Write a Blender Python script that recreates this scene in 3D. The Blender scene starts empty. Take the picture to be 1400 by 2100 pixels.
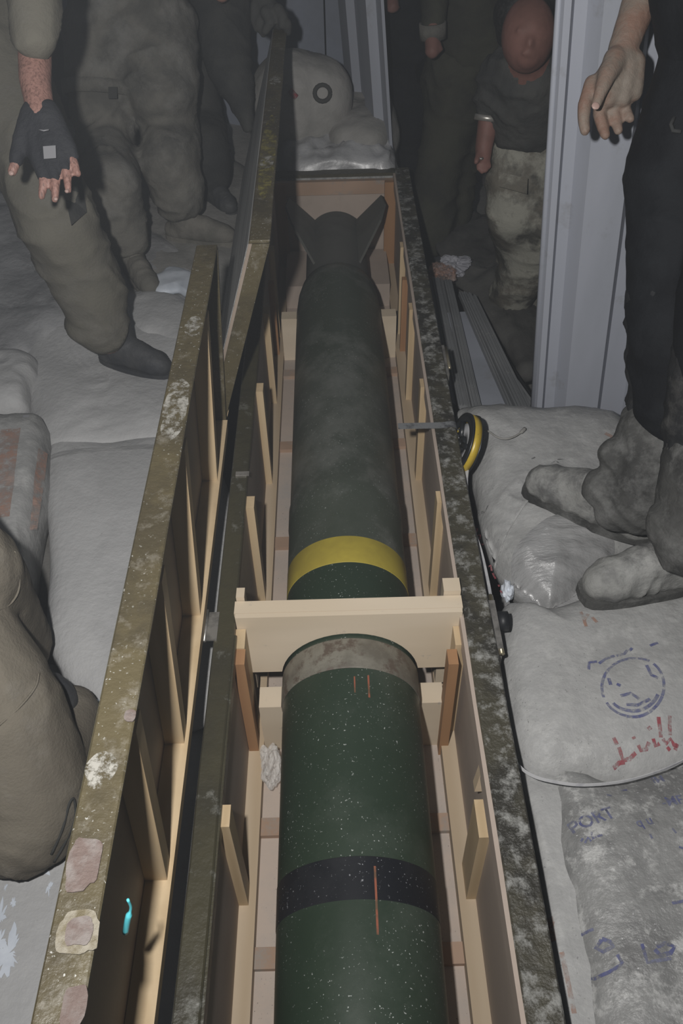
import bpy, bmesh, math, random
import numpy as np
from mathutils import Vector, Matrix, noise
from mathutils.bvhtree import BVHTree
random.seed(7)
SC = bpy.context.scene
COL = SC.collection
PI = math.pi

# ---------------------------------------------------------------- camera
F = 1750.0
CAM = Vector((0.03, 0.0, 1.87))
_Y = Vector((-48, 1716, -F)).normalized()
_vx = 49.0; _vy = (F*F-48*_vx)/1716
_Z = -Vector((_vx, -_vy, -F)).normalized()
_X = _Y.cross(_Z)
R = Matrix((_X, _Y, _Z))          # rows: world axes seen in camera space
cam_d = bpy.data.cameras.new('camera'); cam = bpy.data.objects.new('camera', cam_d); COL.objects.link(cam)
cam_d.sensor_fit = 'VERTICAL'; cam_d.sensor_height = 36.0; cam_d.lens = F/2100*36.0
cam_d.clip_start = 0.05
cam.matrix_world = Matrix.Translation(CAM) @ R.to_4x4()
SC.camera = cam
def ray(x, y): return R @ Vector((x-700, 1050-y, -F))
def atz(x, y, z): r = ray(x, y); return CAM + r*((z-CAM.z)/r.z)
def aty(x, y, Y): r = ray(x, y); return CAM + r*((Y-CAM.y)/r.y)
def atd(x, y, d): r = ray(x, y); return CAM + r*(d/F)
GUP = -(R @ Vector((260, -1850, -F))).normalized()      # gravity up (the crate lies slightly tilted)

# ---------------------------------------------------------------- world, flash, exposure
w = bpy.data.worlds.new('night'); SC.world = w; w.use_nodes = True
w.node_tree.nodes['Background'].inputs[0].default_value = (0.80, 0.88, 1.0, 1)
w.node_tree.nodes['Background'].inputs[1].default_value = 0.062
fl = bpy.data.lights.new('camera_flash', 'AREA'); fl.shape = 'RECTANGLE'; fl.size = 0.035; fl.size_y = 0.05
fl.energy = 42.0; fl.color = (1.0, 0.98, 0.955); fl.spread = math.radians(180)
flo = bpy.data.objects.new('camera_flash', fl); COL.objects.link(flo)
flo.matrix_world = Matrix.Translation(CAM + R @ Vector((-0.155, 0.10, -0.02))) @ R.to_4x4() @ Matrix.Rotation(math.radians(20), 4, 'X')   # head tilted up a little
SC.view_settings.view_transform = 'Standard'; SC.view_settings.look = 'None'
HAZE = 0.0042
SC.view_settings.exposure = 0.0; SC.view_settings.gamma = 1.0; SC.view_settings.use_curve_mapping = False

# ---------------------------------------------------------------- materials
def mat(name, base, rough=0.6, spec=0.4, c2=None, s=8.0, lo=0.45, hi=0.6, dust=None, ds=14.0, dlo=0.5, dhi=0.65,
        bump=0.0, bs=60.0, metal=0.0, stretch=(1,1,1), r2=None, detail=8.0, coat=0.0, speck=None, wood=False, wave=None):
    m = bpy.data.materials.new(name); m.use_nodes = True; nt = m.node_tree; N = nt.nodes; L = nt.links
    b = N['Principled BSDF']
    b.inputs['Roughness'].default_value = rough; b.inputs['Specular IOR Level'].default_value = spec
    b.inputs['Metallic'].default_value = metal; b.inputs['Coat Weight'].default_value = coat; b.inputs['Coat Roughness'].default_value = 0.25
    tc = N.new('ShaderNodeTexCoord'); mp = N.new('ShaderNodeMapping'); mp.inputs['Scale'].default_value = stretch
    L.new(tc.outputs['Object'], mp.inputs['Vector'])
    def nz(scale, det=detail, rgh=0.6, vec=None):
        n = N.new('ShaderNodeTexNoise'); n.inputs['Scale'].default_value = scale; n.inputs['Detail'].default_value = det
        n.inputs['Roughness'].default_value = rgh; L.new(vec or mp.outputs['Vector'], n.inputs['Vector']); return n.outputs['Fac']
    def ramp(f, a, c):
        r = N.new('ShaderNodeMapRange'); r.inputs['From Min'].default_value = a; r.inputs['From Max'].default_value = c
        L.new(f, r.inputs['Value']); return r.outputs['Result']
    def mix(f, A, B):
        x = N.new('ShaderNodeMix'); x.data_type = 'RGBA'; L.new(f, x.inputs['Factor'])
        for k, v in ((6, A), (7, B)):
            if isinstance(v, tuple): x.inputs[k].default_value = (*v, 1)
            else: L.new(v, x.inputs[k])
        return x.outputs[2]
    col = base
    if wood:
        wv = N.new('ShaderNodeTexWave'); wv.inputs['Scale'].default_value = wood; wv.inputs['Distortion'].default_value = 6; wv.inputs['Detail'].default_value = 3
        L.new(mp.outputs['Vector'], wv.inputs['Vector']); col = mix(ramp(wv.outputs['Fac'], 0.1, 1.0), base, c2)
        col = mix(ramp(nz(s), 0.3, 0.8), col, tuple(v*0.72 for v in base))
    elif c2: col = mix(ramp(nz(s), lo, hi), base, c2)
    if dust:
        f = ramp(nz(ds, 12, 0.72, tc.outputs['Object']), dlo, dhi); col = mix(f, col, dust)
        if r2 is not None:
            rr = N.new('ShaderNodeMapRange'); rr.inputs['To Min'].default_value = rough; rr.inputs['To Max'].default_value = r2
            L.new(f, rr.inputs['Value']); L.new(rr.outputs['Result'], b.inputs['Roughness'])
    if speck:
        v = N.new('ShaderNodeTexNoise'); v.inputs['Scale'].default_value = 210; v.inputs['Detail'].default_value = 2
        L.new(tc.outputs['Object'], v.inputs['Vector']); g = nz(6, 3, .5, tc.outputs['Object'])
        mu = N.new('ShaderNodeMath'); mu.operation = 'MULTIPLY'; L.new(ramp(v.outputs['Fac'], 0.675, 0.735), mu.inputs[0]); L.new(ramp(g, 0.35, 0.6), mu.inputs[1])
        col = mix(mu.outputs[0], col, speck)
    if isinstance(col, tuple): b.inputs['Base Color'].default_value = (*col, 1)
    else: L.new(col, b.inputs['Base Color'])
    if bump:
        bp = N.new('ShaderNodeBump'); bp.inputs['Strength'].default_value = bump; bp.inputs['Distance'].default_value = 0.01
        L.new(nz(bs, 6, 0.6), bp.inputs['Height']); L.new(bp.outputs['Normal'], b.inputs['Normal'])
    return m
M = {}
M['olive'] = mat('olive painted steel edge', (.078,.064,.034), .42, .5, (.052,.043,.025), 7, dust=(.20,.185,.155), ds=20, dlo=.54, dhi=.78, bump=.3, bs=50, r2=.7, speck=(.4,.4,.38))
M['olive_dusty'] = mat('dusty olive steel edge', (.060,.055,.038), .42, .5, (.032,.030,.024), 9, dust=(.30,.30,.285), ds=30, dlo=.50, dhi=.66, bump=.6, bs=60, r2=.7)
M['olive_dark'] = mat('dark olive steel edge', (.052,.047,.028), .38, .5, (.038,.035,.024), 4, dust=(.20,.20,.18), ds=16, dlo=.58, dhi=.74, bump=.25, bs=40)
M['rust'] = mat('rusty worn patch', (.115,.085,.075), .7, .3, (.16,.14,.13), 30, bump=.5, bs=80)
M['putty'] = mat('flaked pale paint', (.21,.19,.15), .6, .4, (.12,.10,.06), 40, bump=.6, bs=90)
M['green'] = mat('dusty green rocket paint', (.023,.037,.024), .42, .35, (.030,.045,.031), 3, dust=(.075,.090,.075), ds=3.2, dlo=.52, dhi=.95, speck=(.40,.42,.40), bump=.04, bs=25)
M['green_rear'] = mat('grey green motor paint', (.050,.060,.046), .42, .4, (.072,.080,.067), 2.5, dust=(.18,.185,.17), ds=5, dlo=.48, dhi=.85, speck=(.34,.36,.34), bump=.05, bs=25)
M['tail'] = mat('grey green tail paint', (.095,.096,.086), .6, .3, (.075,.076,.068), 5, bump=.05)
M['black_band'] = mat('black painted band', (.010,.011,.014), .45, .35, (.016,.017,.020), 10, speck=(.35,.36,.38))
M['yellow_band'] = mat('yellow painted band', (.42,.34,.055), .5, .3, (.35,.28,.05), 7)
M['collar']  = mat('scuffed bare collar', (.115,.105,.085), .55, .4, (.18,.17,.14), 12, dust=(.09,.07,.055), ds=25, dlo=.5, dhi=.6)
M['redmark'] = mat('red paint line', (.26,.085,.05), .6, .3, (.12,.07,.04), 30)
M['pine'] = mat('pale pine', (.50,.40,.285), .55, .3, (.43,.33,.22), 3, wood=5, stretch=(1,.18,1), bump=.08, bs=50)
M['pine_v'] = mat('pale pine post', (.56,.43,.27), .55, .3, (.46,.34,.20), 3, wood=7, stretch=(1,1,.15), bump=.08)
M['pine_x'] = mat('pine crossboard', (.66,.56,.43), .5, .35, (.59,.49,.36), 3, wood=5, stretch=(.12,1,1), dust=(.30,.28,.26), ds=20, dlo=.62, dhi=.70)
M['pine_red'] = mat('reddish pine post', (.36,.20,.10), .6, .3, (.30,.16,.08), 3, wood=7, stretch=(1,1,.15))
M['pine_batten'] = mat('reddish pine batten', (.42,.29,.21), .6, .3, (.34,.23,.16), 3, wood=6, stretch=(.2,1,1), dust=(.28,.25,.22), ds=12)
M['ply'] = mat('dusty plywood', (.46,.38,.32), .65, .3, (.41,.34,.29), 3, dust=(.34,.32,.30), ds=5, dlo=.45, dhi=.8, speck=(.12,.10,.09), bump=.05)
M['ply_wall'] = mat('plywood wall', (.40,.33,.28), .65, .35, (.35,.29,.245), 3, bump=.05)
M['ply_dark'] = mat('brown lid plywood', (.27,.22,.18), .55, .4, (.23,.185,.15), 3, bump=.08)
M['ply_edge'] = mat('weathered layered board edge', (.34,.34,.33), .7, .3, (.20,.20,.20), 30, stretch=(1,.05,1), bump=.4, bs=60)
M['rubber']  = mat('black rubber seal', (.012,.013,.015), .5, .4)
M['steel']   = mat('dull zinc steel', (.42,.40,.37), .38, .5, (.25,.24,.22), 30, metal=.7)
M['brass']   = mat('brassy latch metal', (.45,.40,.28), .3, .5, metal=.8)
M['bag'] = mat('dusty grey cement bag', (.345,.345,.34), .55, .35, (.28,.28,.275), 4, dust=(.42,.42,.41), ds=24, dlo=.48, dhi=.70, bump=.4, bs=34, r2=.45, speck=(.16,.16,.16))
M['bag_smooth'] = mat('dusty pale grey bag', (.43,.43,.43), .6, .3, (.37,.37,.37), 4, dust=(.24,.24,.24), ds=38, dlo=.64, dhi=.74, bump=.35, bs=45)
M['bag_wet'] = mat('scuffed wet grey bag', (.26,.26,.255), .4, .5, (.17,.17,.168), 6, dust=(.42,.42,.41), ds=22, dlo=.52, dhi=.62, bump=.6, bs=40, speck=(.5,.5,.5))
M['bag_far'] = mat('brownish grey sack', (.30,.29,.275), .7, .3, (.235,.23,.215), 5, bump=.4, bs=25)
M['film']    = mat('dusty plastic film', (.30,.30,.30), .30, .6, (.22,.22,.22), 5, bump=.8, bs=14, coat=.5, stretch=(1,3,1))
M['film_far'] = mat('grey plastic sheet', (.38,.38,.385), .38, .5, (.27,.27,.275), 6, bump=.9, bs=12, coat=.3)
M['orange']  = mat('faded orange print', (.40,.23,.17), .6, .3, (.34,.27,.24), 12)
M['floor']   = mat('dusty ground', (.17,.165,.155), .8, .2, (.11,.105,.10), 3, bump=.6, bs=12)
M['floor_dark'] = mat('dark dirt', (.09,.088,.082), .85, .2, (.06,.058,.055), 3, bump=.6, bs=12)
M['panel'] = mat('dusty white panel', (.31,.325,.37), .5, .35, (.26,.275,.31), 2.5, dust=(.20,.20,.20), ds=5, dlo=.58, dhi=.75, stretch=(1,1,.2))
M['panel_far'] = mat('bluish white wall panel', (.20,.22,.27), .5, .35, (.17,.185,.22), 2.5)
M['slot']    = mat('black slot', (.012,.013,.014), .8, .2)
M['wall']    = mat('dark wall', (.09,.095,.10), .8, .2, (.07,.07,.075), 3)
M['slat']    = mat('grey plastic slat', (.20,.205,.21), .5, .35, (.14,.145,.15), 6, stretch=(1,.3,1), dust=(.28,.28,.27), ds=20, dlo=.6, dhi=.7)
M['khaki']   = mat('olive khaki trouser cloth', (.135,.127,.104), .85, .15, (.11,.103,.085), 5, dust=(.19,.182,.162), ds=5, dlo=.5, dhi=.8, bump=.25, bs=120)
M['khaki_near'] = mat('dusty khaki cloth', (.155,.138,.110), .85, .15, (.13,.115,.093), 4, dust=(.21,.195,.17), ds=6, dlo=.52, dhi=.8, bump=.3, bs=160)
M['fatigue'] = mat('dusty fatigue cloth', (.155,.148,.13), .85, .15, (.10,.097,.088), 6, dust=(.22,.215,.20), ds=5, dlo=.5, dhi=.75, bump=.3, bs=110)
M['fatigue_dark'] = mat('dark fatigue cloth', (.055,.055,.052), .85, .15, (.035,.036,.036), 5, bump=.3, bs=110)
M['green_dark'] = mat('dark green cloth', (.048,.048,.036), .85, .15, (.034,.034,.028), 5, bump=.3, bs=110)
M['black_cloth'] = mat('black cloth', (.004,.0045,.006), .8, .15, (.008,.009,.011), 6, bump=.25, bs=110)
M['black_dusty'] = mat('black cloth caked with dust', (.013,.014,.016), .8, .2, (.02,.02,.021), 6, dust=(.085,.083,.078), ds=7, dlo=.55, dhi=.75, bump=.5, bs=35)
M['grey_dusty'] = mat('dust caked cloth', (.07,.07,.067), .8, .2, (.035,.035,.034), 5, dust=(.17,.17,.165), ds=7, dlo=.48, dhi=.7, bump=.5, bs=35)
M['camo_pale'] = mat('pale muddy camouflage', (.25,.245,.21), .85, .15, (.065,.063,.055), 7, lo=.46, hi=.56, dust=(.12,.11,.09), ds=5, dlo=.48, dhi=.58, bump=.3, bs=60)
M['boot']    = mat('dusty dark boot', (.035,.037,.042), .6, .3, (.055,.056,.058), 8, bump=.3, bs=60)
M['boot_tan'] = mat('dusty tan boot', (.17,.16,.14), .75, .2, (.12,.115,.10), 8, bump=.4, bs=50)
M['boot_grey'] = mat('cement caked boot', (.23,.23,.22), .65, .3, (.11,.11,.108), 12, dust=(.28,.28,.27), ds=9, bump=.5, bs=45)
M['glove']   = mat('black glove cloth', (.017,.018,.022), .7, .25, (.024,.025,.029), 10, bump=.4, bs=120)
M['patch']   = mat('grey rubber patch', (.20,.20,.21), .5, .4)
M['skin']    = mat('warm skin', (.33,.185,.14), .5, .4, (.27,.13,.10), 14, bump=.15, bs=90)
M['skin_hair'] = mat('hairy forearm skin', (.30,.165,.135), .5, .4, (.14,.075,.06), 150, lo=.46, hi=.66, stretch=(1.3,1.3,.35), bump=.25, bs=120)
M['skin_dusty'] = mat('dusty skin', (.19,.115,.085), .6, .3, (.17,.14,.115), 8, dust=(.20,.175,.145), ds=10, dlo=.42, dhi=.65, bump=.35, bs=70)
M['skin_far'] = mat('ruddy skin', (.17,.085,.070), .6, .25, (.13,.065,.052), 8)
M['nail'] = mat('fingernail', (.34,.23,.20), .45, .4)
M['hair']    = mat('black hair', (.008,.008,.008), .6, .3, (.02,.02,.02), 90)
M['tape_y']  = mat('yellow reel plastic', (.48,.34,.035), .35, .5, (.40,.28,.03), 10, dust=(.10,.09,.05), ds=40, dlo=.62, dhi=.68)
M['tape_k']  = mat('black reel plastic', (.012,.013,.015), .35, .5)
M['tape_w']  = mat('white tape blade', (.52,.52,.53), .4, .5, (.40,.40,.42), 30)
M['tape_dusty'] = mat('dust covered tape blade', (.17,.175,.18), .5, .4, (.06,.06,.065), 40)
M['blue_ink'] = mat('blue ink', (.10,.11,.24), .6, .3, (.19,.20,.28), 40, lo=.4, hi=.6)
M['red_ink'] = mat('red ink', (.30,.06,.075), .6, .3, (.30,.17,.17), 35, lo=.45, hi=.62)
M['black_ink'] = mat('faded black ink', (.11,.11,.11), .6, .3, (.19,.19,.19), 40)
M['white_paper'] = mat('white torn paper', (.62,.66,.72), .6, .3, (.5,.54,.6), 9)
M['paper_grey'] = mat('grey scrap sheet', (.34,.34,.37), .6, .3, (.28,.28,.31), 9)
M['blue_plastic'] = mat('bright blue plastic', (.12,.62,.70), .3, .5)
M['tag']     = mat('cream card', (.45,.42,.33), .6, .3, (.3,.27,.2), 20)
for k_, sc_k, lo_, hi_ in (('blue_ink',75,.36,.56),('red_ink',60,.34,.54),('black_ink',60,.42,.62),('orange',38,.36,.66)):
    nt = M[k_].node_tree; t1 = nt.nodes.new('ShaderNodeTexCoord'); n1 = nt.nodes.new('ShaderNodeTexNoise'); n1.inputs['Scale'].default_value = sc_k; n1.inputs['Detail'].default_value = 6; n1.inputs['Roughness'].default_value = .7
    m1 = nt.nodes.new('ShaderNodeMapRange'); m1.inputs['From Min'].default_value = lo_; m1.inputs['From Max'].default_value = hi_; m1.inputs['To Max'].default_value = .85
    nt.links.new(t1.outputs['Object'], n1.inputs['Vector']); nt.links.new(n1.outputs['Fac'], m1.inputs['Value']); nt.links.new(m1.outputs['Result'], nt.nodes['Principled BSDF'].inputs['Alpha'])
g = bpy.data.materials.new('clear crumpled plastic'); g.use_nodes = True
gb = g.node_tree.nodes['Principled BSDF']; gb.inputs['Alpha'].default_value = .38; gb.inputs['Roughness'].default_value = .08; gb.inputs['Specular IOR Level'].default_value = 1.0
gb.inputs['Base Color'].default_value = (.85,.83,.8,1); M['clear'] = g
M['smear'] = mat('dried dust smear', (.30,.29,.26), .6, .3, (.30,.29,.26), 30)
M['smear_y'] = mat('chipped yellow paint', (.24,.21,.06), .55, .35, (.14,.12,.05), 30)
for k_ in ('smear','smear_y'):
    nt = M[k_].node_tree; t1 = nt.nodes.new('ShaderNodeTexCoord'); n1 = nt.nodes.new('ShaderNodeTexNoise'); n1.inputs['Scale'].default_value = 60 if k_ == 'smear' else 25; n1.inputs['Detail'].default_value = 8; n1.inputs['Roughness'].default_value = .75
    m1 = nt.nodes.new('ShaderNodeMapRange'); m1.inputs['From Min'].default_value = .46; m1.inputs['From Max'].default_value = .58; m1.inputs['To Max'].default_value = .9
    nt.links.new(t1.outputs['Object'], n1.inputs['Vector']); nt.links.new(n1.outputs['Fac'], m1.inputs['Value']); nt.links.new(m1.outputs['Result'], nt.nodes['Principled BSDF'].inputs['Alpha'])

# ---------------------------------------------------------------- builders
def tag(o, label=None, cat=None, group=None, kind=None):
    if label: o['label'] = label
    if cat: o['category'] = cat
    if group: o['group'] = group
    if kind: o['kind'] = kind
    return o
def origin_of(p):
    return p.location if p is not None else Vector((0,0,0))
def link(name, me, m, parent=None, smooth=False, pivot=None):
    """mesh is in world coordinates; a top-level mesh gets its origin at pivot"""
    o = bpy.data.objects.new(name, me); COL.objects.link(o)
    if m is not None and not me.materials: me.materials.append(M[m] if isinstance(m, str) else m)
    if smooth: me.shade_smooth()
    off = Vector((0,0,0)); q = parent
    while q is not None: off = off + q.location; q = q.parent
    if pivot is None and parent is None:
        n = len(me.vertices); co = np.empty(n*3, np.float32); me.vertices.foreach_get('co', co); co = co.reshape(-1,3)
        pivot = Vector(((co[:,0].min()+co[:,0].max())/2, (co[:,1].min()+co[:,1].max())/2, co[:,2].min()))
    loc = (pivot - off) if pivot is not None else Vector((0,0,0))
    me.transform(Matrix.Translation(-(off+loc))); o.location = loc
    if parent is not None: o.parent = parent
    return o
def empty(name, loc, label, cat, group=None):
    o = bpy.data.objects.new(name, None); COL.objects.link(o); o.location = loc; o.empty_display_size = .1
    return tag(o, label, cat, group)
def from_bm(bm, name):
    bmesh.ops.recalc_face_normals(bm, faces=bm.faces)
    me = bpy.data.meshes.new(name); bm.to_mesh(me); bm.free(); return me
def hexa(name, cs, m, parent=None, bev=.002, cut=0, wob=0.0):
    """solid from 8 corners: 4 bottom ccw, 4 top ccw"""
    bm = bmesh.new(); v = [bm.verts.new(c) for c in cs]
    for f in ((3,2,1,0),(4,5,6,7),(0,1,5,4),(1,2,6,5),(2,3,7,6),(3,0,4,7)): bm.faces.new([v[i] for i in f])
    if cut:
        L = max(e.calc_length() for e in bm.edges)
        es = [e for e in bm.edges if e.calc_length() > .8*L]
        bmesh.ops.subdivide_edges(bm, edges=es, cuts=cut, use_grid_fill=True)
        if wob:
            for q in bm.verts: q.co += noise.noise_vector(q.co*6)*wob
    if bev: bmesh.ops.bevel(bm, geom=[e for e in bm.edges if e.is_manifold and e.calc_face_angle(0) > .5], offset=bev, segments=1, affect='EDGES')
    return link(name, from_bm(bm, name), m, parent)
def box(name, x0,x1,y0,y1,z0,z1, m, parent=None, bev=.002, cut=0, wob=0.0):
    return hexa(name, [(x0,y0,z0),(x1,y0,z0),(x1,y1,z0),(x0,y1,z0),(x0,y0,z1),(x1,y0,z1),(x1,y1,z1),(x0,y1,z1)], m, parent, bev, cut, wob)
def prism(name, pts, d, m, parent=None, bev=.0015):
    """extrude polygon pts by vector d"""
    bm = bmesh.new(); a = [bm.verts.new(p) for p in pts]; b = [bm.verts.new(Vector(p)+Vector(d)) for p in pts]
    bm.faces.new(a); bm.faces.new(b[::-1]); n = len(a)
    for i in range(n): bm.faces.new((a[i], b[i], b[(i+1)%n], a[(i+1)%n]))
    if bev: bmesh.ops.bevel(bm, geom=[e for e in bm.edges if e.calc_face_angle(0) > .5], offset=bev, segments=1, affect='EDGES')
    return link(name, from_bm(bm, name), m, parent)
def lathe_y(name, prof, cx, cz, m, parent, seg=96, cap=True):
    bm = bmesh.new(); rings = []
    for (y, r) in prof:
        rings.append([bm.verts.new((cx+r*math.cos(2*PI*i/seg), y, cz+r*math.sin(2*PI*i/seg))) for i in range(seg)])
    for a, b in zip(rings, rings[1:]):
        for i in range(seg): bm.faces.new((a[i], a[(i+1)%seg], b[(i+1)%seg], b[i]))
    if cap: bm.faces.new(rings[0]); bm.faces.new(rings[-1])
    o = link(name, from_bm(bm, name), m, parent, smooth=True)
    o.data.set_sharp_from_angle(angle=math.radians(28)); return o
def tube(name, pts, r, m, parent=None, seg=8, pivot=None):
    bm = bmesh.new(); rings = []; pts = [Vector(p) for p in pts]
    for i, p in enumerate(pts):
        t = (pts[min(i+1,len(pts)-1)]-pts[max(i-1,0)]).normalized(); u = t.orthogonal().normalized() if i == 0 else (u - t*u.dot(t)).normalized(); v = t.cross(u)
        rr = r[i] if isinstance(r, (list,tuple)) else r
        rings.append([bm.verts.new(p+(u*math.cos(2*PI*k/seg)+v*math.sin(2*PI*k/seg))*rr) for k in range(seg)])
    for a, b in zip(rings, rings[1:]):
        for i in range(seg): bm.faces.new((a[i], a[(i+1)%seg], b[(i+1)%seg], b[i]))
    bm.faces.new(rings[0]); bm.faces.new(rings[-1])
    return link(name, from_bm(bm, name), m, parent, smooth=True)
def spline(pts, n=8):
    pts = [Vector(p) for p in pts]; out = []
    P = [pts[0]*2-pts[1]] + pts + [pts[-1]*2-pts[-2]]
    for i in range(1, len(P)-2):
        a,b,c,d = P[i-1:i+3]
        for k in range(n):
            t = k/n; out.append(.5*((2*b)+(c-a)*t+(2*a-5*b+4*c-d)*t*t+(3*b-a-3*c+d)*t**3))
    out.append(pts[-1]); return out
def closed_spline(pts, n=6):
    pts = [Vector(p) for p in pts]; m = len(pts); out = []
    for i in range(m):
        a,b,c,d = pts[i-1], pts[i], pts[(i+1)%m], pts[(i+2)%m]
        for k in range(n):
            t = k/n; out.append(.5*((2*b)+(c-a)*t+(2*a-5*b+4*c-d)*t*t+(3*b-a-3*c+d)*t**3))
    return out
def npnoise(co, f, seed=0):
    """cheap smooth noise from warped sines, -1..1"""
    rs = np.random.RandomState(seed); s = np.zeros(len(co)); p = co*f
    for k in range(5):
        d = rs.normal(size=3); d /= np.linalg.norm(d); e = rs.normal(size=3)
        s += np.sin(p@(d*6.3*(1+.35*k)) + 1.7*np.sin(p@e*2.1+k) + rs.rand()*6.3)
    return s/5*1.4
def displace(me, fn):
    n = len(me.vertices); co = np.empty(n*3, np.float32); me.vertices.foreach_get('co', co)
    no = np.empty(n*3, np.float32); me.vertex_normals.foreach_get('vector', no)
    co = co.reshape(-1,3).astype(float); no = no.reshape(-1,3)
    co2 = co + no*fn(co)[:,None]; me.vertices.foreach_set('co', co2.astype(np.float32).ravel()); me.update()
def bag(name, outline, ztop, h, m, label=None, cat='sack', group=None, parent=None, crease=.006, seed=0, power=3.0, zf=None, kind=None, lump=.012, rings=22):
    """a soft filled sack from its world outline (list of xy), crowned on top"""
    pts = closed_spline([(p[0], p[1], 0) for p in outline], 7)
    c = sum(pts, Vector())/len(pts); bm = bmesh.new(); n = len(pts); layers = []
    S = [math.sin(PI/2*(i+1)/rings)**.9 for i in range(rings)]
    for sgn in (1, -1):
        seq = S if sgn == 1 else S[:-1]
        L_ = []
        for s in seq:
            prof = (1-s**power)**.5
            zz = (ztop - h/2) + sgn*prof*h/2
            L_.append([bm.verts.new((c.x+(p.x-c.x)*s, c.y+(p.y-c.y)*s, zz + (zf(c.x+(p.x-c.x)*s, c.y+(p.y-c.y)*s) if zf else 0))) for p in pts])
        layers.append(L_)
    top, bot = layers
    rim = top[-1]; bot.append(rim)
    for L_ in layers:
        for a, b in zip(L_, L_[1:]):
            for i in range(n): bm.faces.new((a[i], a[(i+1)%n], b[(i+1)%n], b[i]))
        bm.faces.new(L_[0])
    bmesh.ops.recalc_face_normals(bm, faces=bm.faces); me = bpy.data.meshes.new(name); bm.to_mesh(me); bm.free()
    displace(me, lambda co: lump*npnoise(co, .9, seed) + crease*.7*npnoise(co, 3.0, seed+1) + crease*.5*(1-2*np.abs(npnoise(co, 5.0, seed+2))))
    o = link(name, me, m, parent, smooth=True)
    return tag(o, label, cat if label else None, group, kind)
def bvh_of(o):
    me = o.data; off = o.location.copy(); q = o.parent
    while q is not None: off += q.location; q = q.parent
    return BVHTree.FromPolygons([v.co+off for v in me.vertices], [tuple(p.vertices) for p in me.polygons])
def drop(bvhs, x, y, lift=.0015, default=.3):
    best = None
    for b in bvhs:
        h = b.ray_cast(Vector((x,y,1.6)), Vector((0,0,-1)))
        if h[0] is not None and (best is None or h[0].z > best): best = h[0].z
    return (best if best is not None else default)+lift
def strokes(name, bvhs, lines, wd, m, parent, lift=.0018):
    """flat print: ribbons laid on the surface below. lines = lists of world xy"""
    bm = bmesh.new()
    for ln in lines:
        P = [Vector((p[0],p[1],0)) for p in ln]; prev = None
        Q = []
        for a, b in zip(P, P[1:]):
            k = max(1, int((b-a).length/.008)); Q += [a.lerp(b, t/k) for t in range(k)]
        Q.append(P[-1])
        for i, p in enumerate(Q):
            t = (Q[min(i+1,len(Q)-1)]-Q[max(i-1,0)]).normalized(); s = Vector((-t.y,t.x,0))*wd/2
            a = p+s; b = p-s
            va = bm.verts.new((a.x,a.y,drop(bvhs,a.x,a.y,lift))); vb = bm.verts.new((b.x,b.y,drop(bvhs,b.x,b.y,lift)))
            if prev: bm.faces.new((prev[0],prev[1],vb,va))
            prev = (va,vb)
    return link(name, from_bm(bm, name), m, parent)
def lettering(name, bvhs, text, pos, ang, size, m, parent):
    cu = bpy.data.curves.new(name, 'FONT'); cu.body = text; cu.size = size; cu.offset = size*.018
    t = bpy.data.objects.new('tmp', cu); COL.objects.link(t)
    me = bpy.data.meshes.new_from_object(t); bpy.data.objects.remove(t)
    bm = bmesh.new(); bm.from_mesh(me); bmesh.ops.triangulate(bm, faces=bm.faces)
    bmesh.ops.subdivide_edges(bm, edges=[e for e in bm.edges if e.calc_length() > size*.25], cuts=1)
    ca, sa = math.cos(ang), math.sin(ang)
    for v in bm.verts:
        x = pos[0]+v.co.x*ca-v.co.y*sa; y = pos[1]+v.co.x*sa+v.co.y*ca
        v.co = (x, y, drop(bvhs, x, y, .002))
    me2 = bpy.data.meshes.new(name); bm.to_mesh(me2); bm.free()
    return link(name, me2, m, parent)
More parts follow.
